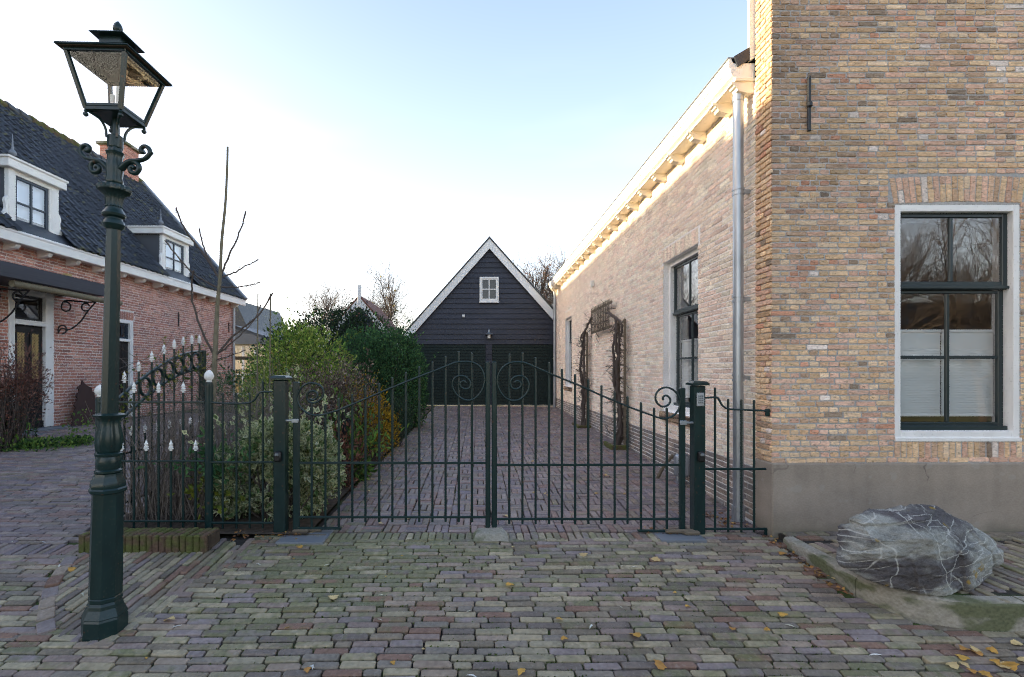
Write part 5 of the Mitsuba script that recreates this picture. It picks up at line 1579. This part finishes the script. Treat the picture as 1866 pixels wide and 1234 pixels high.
shrub('dark_hedge', 'dark trimmed hedge behind the young tree', [(-4.7, 9.6, .95, .75, .5, .62), (-4.1, 9.7, .85, .6, .5, .6), (-3.6, 9.7, .7, .5, .5, .55)], 7000, G_DARK + [(.05, .08, .03)], .06, .03, 109, .4, .3, stems=30, cat_='hedge')
shrub('russet_shrub', 'russet brown shrub of dry leaves and twigs in front of the front door', [(-7.75, 8.2, 1.25, .5, .5, .8), (-8.1, 8.1, 1.0, .55, .5, .65), (-7.5, 8.2, 1.35, .28, .4, .4)], 5200,
      [(.13, .05, .036), (.16, .066, .048), (.09, .04, .03), (.20, .10, .07)], .05, .022, 110, .95, .25, mat=DRY, stems=240, sr=.004, up=.6)
shrub('ground_cover_plant', 'low green ground cover with fallen leaves below the russet shrub', [(-7.5, 8.3, .30, .7, .35, .10), (-8.1, 8.2, .30, .6, .4, .11), (-7.0, 8.6, .32, .4, .3, .08)], 3600, G_MID + [(.03, .07, .03)], .06, .032, 111, .9, .1, stems=10, cat_='ground cover')
shrub('copper_leaved_plant', 'dry copper-coloured leaves of a plant behind the variegated shrub', [(-1.78, 6.3, .35, .16, .22, .40), (-1.72, 6.25, .15, .16, .2, .18)], 700, [(.16, .06, .035), (.22, .09, .05), (.10, .045, .03)], .065, .03, 112, .8, .1, mat=DRY, stems=25, sr=.004, cat_='plant')
rb_ = np.random.default_rng(9)
P, N = blob_points([(-1.9, 11.9, 1.6, .9, 1.1, 1.35)], 14, rb_, .02)
for i, p in enumerate(P[:6]):
    pass
# berries of the holly, pink blooms are left to the photograph's scale
P, N = blob_points([(-3.9, 13.4, 2.2, 1.3, 1.15, 1.15)], 160, rb_, .12)
bm_ = []
for p in P:
    s = trimesh.creation.icosphere(subdivisions=1, radius=.022)
    s.apply_translation(p)
    bm_.append(s)
obj('berries', cat(*bm_), 'red_tile_mat', 'tall_holly', kind='stuff')

# thicket of bare stems behind the spearhead fence, with a few green sprays
rt = np.random.default_rng(61)
n = 330
base = np.c_[rt.uniform(-3.55, -2.72, n), rt.uniform(4.85, 5.6, n), np.full(n, .05)]
dirs = np.c_[rt.normal(0, .22, n), rt.normal(0, .15, n), np.ones(n)]
m1 = twig_mesh(base, dirs, .95, .0042, rt, .12)
n2 = 950
b2 = np.c_[rt.uniform(-3.55, -2.65, n2), rt.uniform(4.85, 5.7, n2), .1 + 1.0 * rt.random(n2) ** 1.3]
m2 = twig_mesh(b2, rt.normal(0, 1, (n2, 3)) + [0, 0, .5], .26, .0022, rt, .3)
th = plant('bare_thicket', 'thicket of bare brown stems behind the spearhead fence', 'shrub', [('stem', m1, 'thicket_mat', None, False), ('twigs', m2, 'thicket_mat', None, False)])
labels[th + '__twigs'] = {'kind': 'stuff'}
pts = np.vstack([np.c_[rt.normal(-2.55, .16, 90), rt.normal(4.82, .05, 90), rt.normal(.72, .08, 90)], np.c_[rt.normal(-2.75, .16, 60), rt.normal(4.82, .05, 60), rt.normal(.62, .05, 60)], np.c_[rt.normal(-2.5, .1, 40), rt.normal(4.82, .05, 40), rt.normal(.55, .1, 40)]])
m, c = leaf_mesh(pts, rt.normal(0, 1, pts.shape) + [0, -.4, .1], .090, .034, palette([(.09, .21, .09), (.07, .17, .07), (.12, .24, .09)], len(pts), rt), rt)
pts2 = np.vstack([np.c_[rt.normal(-2.72, .09, 34), rt.normal(4.85, .06, 34), rt.normal(.38, .10, 34)], np.c_[rt.normal(-2.45, .08, 14), rt.normal(4.85, .06, 14), rt.normal(.25, .06, 14)]])
my, cy = leaf_mesh(pts2, rt.normal(0, 1, pts2.shape) + [0, -.6, .3], .085, .055, palette([(.26, .28, .045), (.20, .25, .05)], len(pts2), rt), rt)
sp = [tube(curve([(-2.3, 5.0, .15), (-2.45, 4.9, .6), (-2.75, 4.84, .66), (-2.95, 4.82, .68)], 4), .005, 5), tube(curve([(-2.35, 5.0, .1), (-2.4, 4.9, .6), (-2.45, 4.85, .9), (-2.4, 4.85, .98)], 4), .005, 5), tube(curve([(-2.7, 4.9, .03), (-2.72, 4.88, .3), (-2.70, 4.85, .5)], 4), .004, 5)]
plant('green_climber_spray', 'fresh green leafy sprays hanging through the spearhead fence', 'plant', [('foliage', m, LEAF, c, False), ('yellow_foliage', my, LEAF, cy, False), ('stem', cat(*sp), 'twig_mat', None, False)])
# rambling rose on the arched gate
pts = np.array([(AX + rt.normal(.02, .08), y, arc(y) - .12 + rt.normal(0, .15)) for y in rt.uniform(4.85, 6.6, 340)])
m, c = leaf_mesh(pts, rt.normal(0, 1, pts.shape), .05, .03, palette([(.10, .14, .03), (.16, .19, .04), (.06, .10, .03), (.25, .22, .04)], len(pts), rt, .25), rt)
n3 = 160
b3 = np.c_[rt.normal(AX, .06, n3), rt.uniform(4.85, 6.5, n3), rt.uniform(.6, 1.7, n3)]
plant('rambling_rose', 'thin rambling rose with yellowing leaves on the arched garden gate', 'plant', [('foliage', m, LEAF, c, False), ('stem', twig_mesh(b3, rt.normal(0, 1, (n3, 3)) + [0, .5, .4], .45, .003, rt, .35), 'twig_mat', None, False)])
rt = np.random.default_rng(62)
n3 = 700
b3 = np.c_[rt.uniform(-3.3, -2.2, n3), rt.uniform(5.7, 7.6, n3), rt.uniform(.1, 1.15, n3)]
tg = plant('bare_twig_tangle', 'tangle of bare arching twigs between the young tree and the variegated shrub', 'shrub', [('stem', twig_mesh(b3, rt.normal(0, 1, (n3, 3)) + [0, 0, .6], .6, .0035, rt, .35), 'thicket_mat', None, False)])

# young tree with bare upswept branches
yt = thing('young_tree', 'slender young tree with bare upswept branches behind the fence', 'tree')
TY = 5.95
tpt = lambda u, v, dy=0.0: np.array([(u - 872) * (TY + dy) / 900, TY + dy, EYE - (v - 676) * (TY + dy) / 900])
obj('trunk', tube(curve([tpt(378, 905), tpt(384, 790), tpt(389, 700), tpt(392, 645), tpt(396, 560), tpt(401, 505), tpt(404, 440), tpt(410, 380), tpt(413, 330), tpt(415, 268)], 5), np.r_[np.linspace(.042, .030, 15), np.linspace(.030, .019, 10), np.linspace(.019, .011, 21)], 10), 'bark_mat', yt, smooth=60)
for pts, r, dy in (([(400, 507), (372, 465), (345, 430), (329, 402), (321, 378)], .013, -.25), ([(398, 505), (380, 470), (368, 440), (363, 417)], .012, .3), ([(401, 505), (418, 465), (436, 425), (448, 385)], .013, .25),
                   ([(401, 506), (430, 495), (452, 483), (471, 473)], .010, .4), ([(398, 522), (430, 523), (455, 519), (474, 515)], .009, -.2), ([(398, 524), (360, 505), (330, 475), (300, 438)], .011, -.35),
                   ([(391, 648), (368, 605), (352, 550), (350, 515), (353, 493)], .014, -.2), ([(393, 648), (425, 612), (470, 575), (497, 534)], .014, .2), ([(393, 648), (430, 618), (462, 585), (475, 556)], .010, .5), ([(393, 657), (420, 648), (448, 638)], .008, -.2)):
    n_ = len(pts)
    P = [tpt(u, v, dy * i / (n_ - 1)) for i, (u, v) in enumerate(pts)]
    c = curve(P, 5)
    c[1:-1] += rt.normal(0, .004, (len(c) - 2, 3))
    kk = np.arange(2, len(c) - 1, 2)
    bud = twig_mesh(c[kk], np.gradient(c, axis=0)[kk] / .05 + rt.normal(0, 1.0, (len(kk), 3)), .06, .005, rt, .1)
    obj('branch', cat(tube(c, np.r_[np.linspace(r, r * .62, len(c) - 2), r * .85, r * .6], 7), bud), 'twig_mat', yt, smooth=60)
for u, v0, lab in ((470, 536, 'thin straight cane rising behind the young tree'), (493, 535, 'thin straight cane beside the yellow-green shrub')):
    yk = 7.2
    tag(obj('plant_cane', tube([((u - 3 - 872) * yk / 900, yk, .1), ((u - 872) * yk / 900, yk, EYE - (v0 - 676) * yk / 900)], [.012, .009], 6), 'bark_mat', smooth=60), lab, 'cane')

# vine on its trellis arch against the side wall
ta = thing('trellis_arch', 'weathered wooden trellis arch against the side wall', 'trellis')
TXa = 2.70
for y, z in ((9.02, 2.5), (9.40, 2.52), (12.15, 2.5), (12.5, 2.48)):
    obj('post', box(TXa - .05, TXa - .01, y - .02, y + .02, .12, z, .004), 'wood_mat', ta)
for y0, y1 in ((9.02, 9.40), (12.15, 12.5)):
    for z in np.arange(.35, 2.45, .26):
        obj('slat', box(TXa - .062, TXa - .051, y0 - .03, y1 + .03, z, z + .035, .003), 'wood_mat', ta)
for z in (2.42, 2.90):
    obj('rail', box(TXa - .06, TXa - .03, 9.85, 11.55, z, z + .05, .004), 'wood_mat', ta)
for y in np.arange(9.95, 11.5, .14):
    obj('slat', box(TXa - .075, TXa - .061, y, y + .05, 2.40, 3.0, .003), 'wood_mat', ta)
for y0, y1, z0 in ((9.0, 9.45, 0.14), (12.0, 12.6, .17)):
    obj('brick_edging', cat(*[box(2.40, 2.46, y, y + .19, z0 - .1, z0 + .06, .008) for y in np.arange(y0 - .08, y1, .2)], box(2.46, 2.72, y0 - .06, y0 - .005, z0 - .1, z0 + .06, .008)), 'mossbrick_mat', ta)
rv = np.random.default_rng(77)
vs = []
for y, up_ in ((9.2, 1), (9.3, 1), (9.1, 1), (12.3, 0), (12.2, 0), (12.4, 0)):
    q = [(2.60 + rv.normal(0, .03), y + rv.normal(0, .05), z) for z in (.12, .6, 1.1, 1.6, 2.1, 2.45)]
    q += [(2.62, 9.6, 2.62 - .05 * (y - 9.1)), (2.62, 10.1, 2.74)] if up_ else [(2.62, 11.9, 2.62), (2.62, 11.4, 2.78)]
    vs.append(tube(curve(q, 5) + rv.normal(0, .012, (len(q) * 5 - 4, 3)), np.linspace(.038, .014, len(q) * 5 - 4), 7))
n4 = 330
ch_ = rv.random(n4)
yb = np.where(ch_ < .48, rv.normal(9.2, .12, n4), np.where(ch_ < .86, rv.normal(12.3, .12, n4), rv.uniform(9.3, 12.0, n4)))
zb4 = np.where(ch_ < .86, rv.uniform(.3, 2.45, n4), 2.55 + rv.normal(0, .16, n4))
b4 = np.c_[2.60 + rv.normal(0, .04, n4), yb, zb4]
d4 = rv.normal(0, 1, (n4, 3)) * [.7, 1, 1] + [-.35, 0, .35]
plant('bare_vine', 'gnarled leafless vine climbing the trellis arch', 'climbing plant', [('trunk', cat(*vs), 'twig_mat', None, 50), ('twigs', twig_mesh(b4, d4, .19, .0095, rv, .35), 'twig_mat', None, False)])

labels['bare_vine__twigs'] = {'kind': 'stuff'}

# ---------------------------------------------------------------- beyond the gardens
rb = np.random.default_rng(88)
bn = thing('dark_barn', 'dark boarded barn gable with white trim and finial behind the shrubs', 'barn')
BX, BY, BZ, bh = -4.95, 20.5, 4.62, 2.3
bsl = 1.16
obj('wall', prism([(BX - bh, 0), (BX + bh, 0), (BX + bh, BZ - bh * bsl), (BX, BZ - .05), (BX - bh, BZ - bh * bsl)], 4.0, (0, BY + 4.1, 0), (1, 0, 0), (0, 0, 1)), 'black_wood_mat', bn)
for z in np.arange(1.6, BZ - .3, .2):
    hw = min(bh, (BZ - .1 - z - .2) / bsl)
    obj('board', trimesh.convex.convex_hull(np.array([(BX + s * (hw + (.17 if zz == z else 0)), BY + o, zz) for s in (-1, 1) for zz, o in ((z, .05), (z, .1), (z + .2, .09), (z + .2, .1))])), 'black_wood_mat', bn)
for s in (-1, 1):
    for nm, mat, w, o0, o1, lift in (('barge_board', 'white_mat', .24, 0, .05, 0), ('roof', 'red_tile_mat', -.06, -.02, 4.2, .0)):
        c = np.array([BX, BY, BZ])
        ex = np.array([s, 0, -bsl]) / math.hypot(1, bsl)
        ln = (bh + .15) * math.hypot(1, bsl)
        cut = np.array([0, 0, -w * math.hypot(1, bsl)])
        obj(nm, trimesh.convex.convex_hull(np.array([p + np.array([0, o, .004 if w < 0 else 0]) for o in (o0, o1) for p in (c, c + ex * ln, c + ex * ln + cut, c + cut)])), mat, bn)
obj('finial', box(BX - .09, BX + .09, BY - .03, BY + .05, BZ - .45, BZ + .52, .03), 'white_mat', bn)

fh = thing('distant_house', 'distant pale house with slate roof and white conservatory at the end of the red house', 'house')
obj('wall', box(-24, -15.4, 33, 40, 0, 3.7), 'mortar_front_mat', fh)
obj('roof', prism([(-24.4, 3.7), (-15.0, 3.7), (-16.2, 6.3), (-23.2, 6.3)], 7.4, (0, 40.2, 0), (1, 0, 0), (0, 0, 1)), 'tile_mat', fh, uv=None)
cv = tag(numbered(fh + '__conservatory'), 'white framed conservatory')
obj('frame', cat(*[bar('y', x, x + .12, .2, 3.0, 27.95, 28.05) for x in np.arange(-16.2, -11.2, .7)], *[bar('y', -16.2, -11.2, z, z + .1, 27.96, 28.04) for z in (.2, 1.3, 2.2, 2.95)]), 'white_mat', cv)
obj('pane', pane('y', -16.2, -11.2, .2, 3.0, 28.0), 'glass_mat', cv)
obj('back_wall', box(-16.2, -11.2, 29.5, 29.6, 0, 3.2), 'gold_mat', cv)
obj('roof', prism([(-16.6, 3.05), (-11.0, 3.05), (-11.6, 3.5), (-16.0, 3.9)], 2.6, (0, 30.2, 0), (1, 0, 0), (0, 0, 1)), 'slate_mat', cv)
sh = thing('side_canopy', 'flat grey lean-to roof on a beam beside the red house gable', 'canopy')
obj('roof', trimesh.convex.convex_hull(np.array([(x, y, z) for x, z in ((-9.6, 3.35), (-7.9, 2.75), (-9.6, 3.22), (-7.9, 2.65)) for y in (19.3, 21.5)])), 'slate_mat', sh)
obj('beam', box(-9.6, -7.7, 19.25, 19.35, 1.98, 2.12, .01), 'wood_mat', sh)
obj('post', cat(box(-7.85, -7.75, 19.25, 19.35, .2, 2.7, .01)), 'wood_mat', sh)


def bare_tree(label, base, height, seed, spread=.45, levels=4, r0=.12, kids=4, trunk=.3, leaves=None, mat='twig_mat', lean=(0, 0, 1), twigs=0, twig_r=.010):
    r = np.random.default_rng(seed)
    tubes, tips, td = branch_tree(base, height, r, spread, levels, r0, kids, trunk, lean)
    t = thing('bare_tree', label, 'tree')
    obj('trunk', cat(*tubes[0]), mat, t)
    obj('crown', cat(*[m for l in range(1, levels + 1) for m in tubes[l]]), mat, t)
    if twigs:
        i = r.integers(0, len(tips), twigs)
        obj('twigs', twig_mesh(tips[i] + r.normal(0, .25, (twigs, 3)), td[i] + r.normal(0, .6, (twigs, 3)), .75, twig_r, r, .25), mat, t, kind='stuff')
    if leaves:
        n_, cols, size = leaves
        i = r.integers(0, len(tips), n_)
        P = tips[i] + r.normal(0, .12, (n_, 3))
        m, c = leaf_mesh(P, r.normal(0, 1, (n_, 3)), size, size * .7, palette(cols, n_, r, .25), r)
        obj('remaining_leaves', m, DRY, t, color=c, kind='stuff')
    return t


bare_tree('bare spreading tree behind the yellow-green shrub', (-10.3, 31, 0), 10.6, 201, .6, 4, .15, 4, .28, twigs=1500, twig_r=.010)
bare_tree('bare upright tree with a few yellow leaves behind the dark barn', (-5.6, 29, 0), 11.0, 202, .34, 4, .14, 4, .26, (90, [(.32, .24, .05), (.20, .17, .05)], .17), twigs=1500, twig_r=.010)
bare_tree('tree with red-brown last leaves behind the garage roof', (2.4, 28, 0), 12.4, 203, .36, 4, .18, 4, .26, (700, [(.30, .12, .07), (.36, .17, .10), (.24, .10, .06)], .10), twigs=1100, twig_r=.009)
bare_tree('bare tree with orange leaves between the garage and the side wall', (3.9, 27, 0), 10.8, 204, .36, 4, .16, 4, .26, (500, [(.42, .22, .07), (.34, .18, .06)], .10), twigs=1100, twig_r=.009)
# across the street, seen mirrored in the window panes
for (x, y, h_, sd), lab in zip(((12.0, -9, 10, 301), (15.5, -10, 11, 302), (19.0, -9, 11, 303), (17.0, -13, 11, 305), (22.5, -11, 11, 306), (13.5, -13, 11, 304), (4, -14, 9, 307)),
                               ('nearest the corner', 'with the broadest crown', 'by the low hedge', 'behind the broad crown', 'farthest to the right', 'second from the corner', 'opposite the gate')):
    bare_tree(f'bare street tree across the street, the one {lab}', (x, y, -.6), h_ * 1.35, sd, .55, 4, .12, 4, .24, twigs=1500, twig_r=.007)
rh = np.random.default_rng(310)
nh = 9000
bh_ = np.c_[rh.uniform(8, 28, nh), rh.uniform(-15.5, -14, nh), rh.uniform(-.5, 1.2, nh)]
plant('twiggy_hedge', 'brown twiggy hedge on the far side of the street', 'hedge', [('stem', twig_mesh(bh_, rh.normal(0, 1, (nh, 3)) + [0, 0, .8], .9, .012, rh, .3), 'twig_mat', None, False)])
oh = thing('white_house', 'low white house with dark roof on the far side of the street', 'house')
obj('wall', box(2, 42, -30, -24, -.1, 3.6), 'lamp_white_mat', oh)
obj('roof', prism([(-30.3, 3.6), (-23.6, 3.6), (-27, 6.6)], 40.6, (1.7, 0, 0), (0, 1, 0), (0, 0, 1)), 'tile_mat', oh, uv=None)
for x in np.arange(4, 41, 3.2):
    obj('window', box(x, x + 1.3, -24.02, -23.97, .9, 2.3), 'black_mat', oh)

# ---------------------------------------------------------------- fallen leaves and weeds
rl = np.random.default_rng(99)


def fallen(x, y, z, size, col, kind):
    t = np.linspace(0, 1, 7)
    w = np.sin(np.pi * t ** .8) * (.10 if kind == 'slender' else .36)
    up = .12 * np.sin(np.pi * t) * size * rl.uniform(.3, 1.4)
    lobe = 1 + (0 if kind == 'slender' else .30) * np.where(np.arange(7) % 2, 1, -.4)
    Lh = np.c_[t * size, w * lobe * size, up + .22 * w * size * rl.uniform(.2, 1.2)]
    Rh = np.c_[t * size, -w * lobe * size, up + .22 * w * size * rl.uniform(.2, 1.2)]
    Mi = np.c_[t * size, 0 * t, up]
    V = np.vstack([Lh, Mi, Rh])
    F = []
    for o in (0, 7):
        for i in range(6):
            F += [(o + i, o + 7 + i, o + 8 + i), (o + i, o + 8 + i, o + 1 + i)]
    a = rl.uniform(0, 6.28)
    R = trimesh.transformations.euler_matrix(rl.normal(0, .18), rl.normal(0, .12), a)[:3, :3]
    V = V @ R.T
    V[:, 2] -= V[:, 2].min()
    V += [x, y, z]
    C = np.tile(np.array(col), (21, 1)) * (1 + rl.normal(0, .12, (21, 1)))
    return trimesh.Trimesh(V, np.array(F), process=False), np.clip(C, .01, .9)


YEL = [(.52, .30, .06), (.46, .25, .05), (.50, .36, .16), (.40, .20, .05), (.55, .42, .20)]
PALE = [(.55, .55, .50), (.62, .62, .58), (.48, .47, .36)]


def where(x, y):
    if y > 4.75:
        return 'on the driveway behind the gate' if y < 7.5 else 'far back on the driveway'
    if x > 2.2:
        return 'near the kerb at lower right'
    if y > 3.7:
        return 'on the street just in front of the gate'
    return 'on the street at lower left' if x < -.6 else 'on the street in the middle foreground'


def drop_leaf(x, y, kind, size, col):
    z = float(ground_z(x, y)) + .012
    m, c = fallen(x, y, z, size, col, kind)
    pl = where(x, y)
    if kind == 'dry':
        sz = 'large' if size > .055 else 'small'
        lb = f'{sz} fallen yellow-brown leaf {pl}'
    else:
        lb = f'slender pale willow leaf {pl}'
    tag(obj('fallen_leaf' if kind == 'dry' else 'slender_leaf', m, DRY, smooth=True, color=c), lb, 'leaf', lb.replace(' leaf ', ' leaves '))


spots = [(1762, 1185), (1775, 1192), (1755, 1198), (1790, 1200), (1747, 1212), (1768, 1222), (1783, 1228), (1805, 1205), (1842, 1176), (1835, 1212), (1852, 1204), (1815, 1215), (1745, 1226), (1820, 1195), (560, 1221), (955, 1226), (1335, 1155), (608, 1098), (922, 1073), (1062, 1018), (1187, 1021),
         (300, 1135), (128, 1045), (1240, 1042), (1012, 1132), (1165, 1172), (1200, 1225), (1022, 1170), (1430, 1010), (1520, 1062), (690, 960), (548, 1002), (350, 985), (1105, 870), (1135, 905), (925, 945), (1430, 1120)]
for u, v in spots:
    y = (EYE + SLOPE * 4.6) / ((v - 676) / 900 + SLOPE)
    x = (u - 872) * y / 900
    if v < 970:
        y = (EYE - float(ground_z(x, y))) * 900 / (v - 676)
        x = (u - 872) * y / 900
    drop_leaf(x, y, 'dry', rl.uniform(.045, .095), YEL[rl.integers(0, 5)])
for i in range(46):
    y = rl.uniform(2.4, 4.5)
    x = rl.uniform(-1.03, 0.55 + (.2 if y > 4 else .4)) * y
    if x > 2.45:
        continue
    drop_leaf(x, y, 'slender' if i % 2 else 'dry', rl.uniform(.045, .07) if i % 2 else rl.uniform(.02, .045), (PALE if i % 2 else YEL)[rl.integers(0, 3)])
for i in range(30):
    y = rl.uniform(5.0, 12)
    drop_leaf(rl.uniform(-1.4, 2.6), y, 'dry', rl.uniform(.03, .06), YEL[rl.integers(0, 5)])
# litter gathered in corners, and weeds in the joints
P = np.vstack([np.c_[rl.normal(2.5, .12, 60), rl.uniform(4.8, 5.3, 60)], np.c_[rl.uniform(-2.3, -1.65, 90), rl.normal(4.66, .06, 90)], np.c_[2.68 + rl.normal(0, .03, 70), rl.uniform(3.6, 4.6, 70)], np.c_[rl.normal(1.75, .1, 25), rl.normal(4.72, .06, 25)]])
m, c = leaf_mesh(np.c_[P, ground_z(P[:, 0], P[:, 1]) + .022], np.c_[rl.normal(0, 1, (len(P), 2)), rl.normal(0, .15, len(P))], .045, .025, palette([(.20, .09, .04), (.30, .15, .05), (.12, .06, .035), (.38, .22, .06)], len(P), rl, .25), rl)
tag(obj('leaf_litter', m, DRY, color=c), 'small dead leaves gathered along fence foot and kerb', 'leaf litter', kind='stuff')
n5 = 8000
P = np.c_[rl.uniform(-3.6, 2.5, n5), rl.uniform(2.3, 4.5, n5)]
nn = meshkit.fbm(np.c_[P * 1.4, P[:, :1] * 0], 3, 21)
row = np.round(P[:, 1] / ROW) * ROW
q0 = .33 + np.round((P[:, 1] - .33) / ROW) * ROW
P[:, 1] = q0 - .0045 + rl.normal(0, .0025, n5) + .012 * np.sin(P[:, 0] * 1.1 + .6) + .0072 * np.sin(P[:, 0] * 2.7 + q0)
P = P[nn > .50]
m, c = leaf_mesh(np.c_[P, ground_z(P[:, 0], P[:, 1]) - .006], np.c_[rl.normal(0, .7, (len(P), 2)), np.ones(len(P))], .019, .010, palette([(.06, .10, .025), (.09, .13, .03), (.05, .075, .025)], len(P), rl, .25), rl)
tag(obj('weeds', m, LEAF, color=c), 'small moss and weeds growing in the paving joints', 'weeds', kind='stuff')
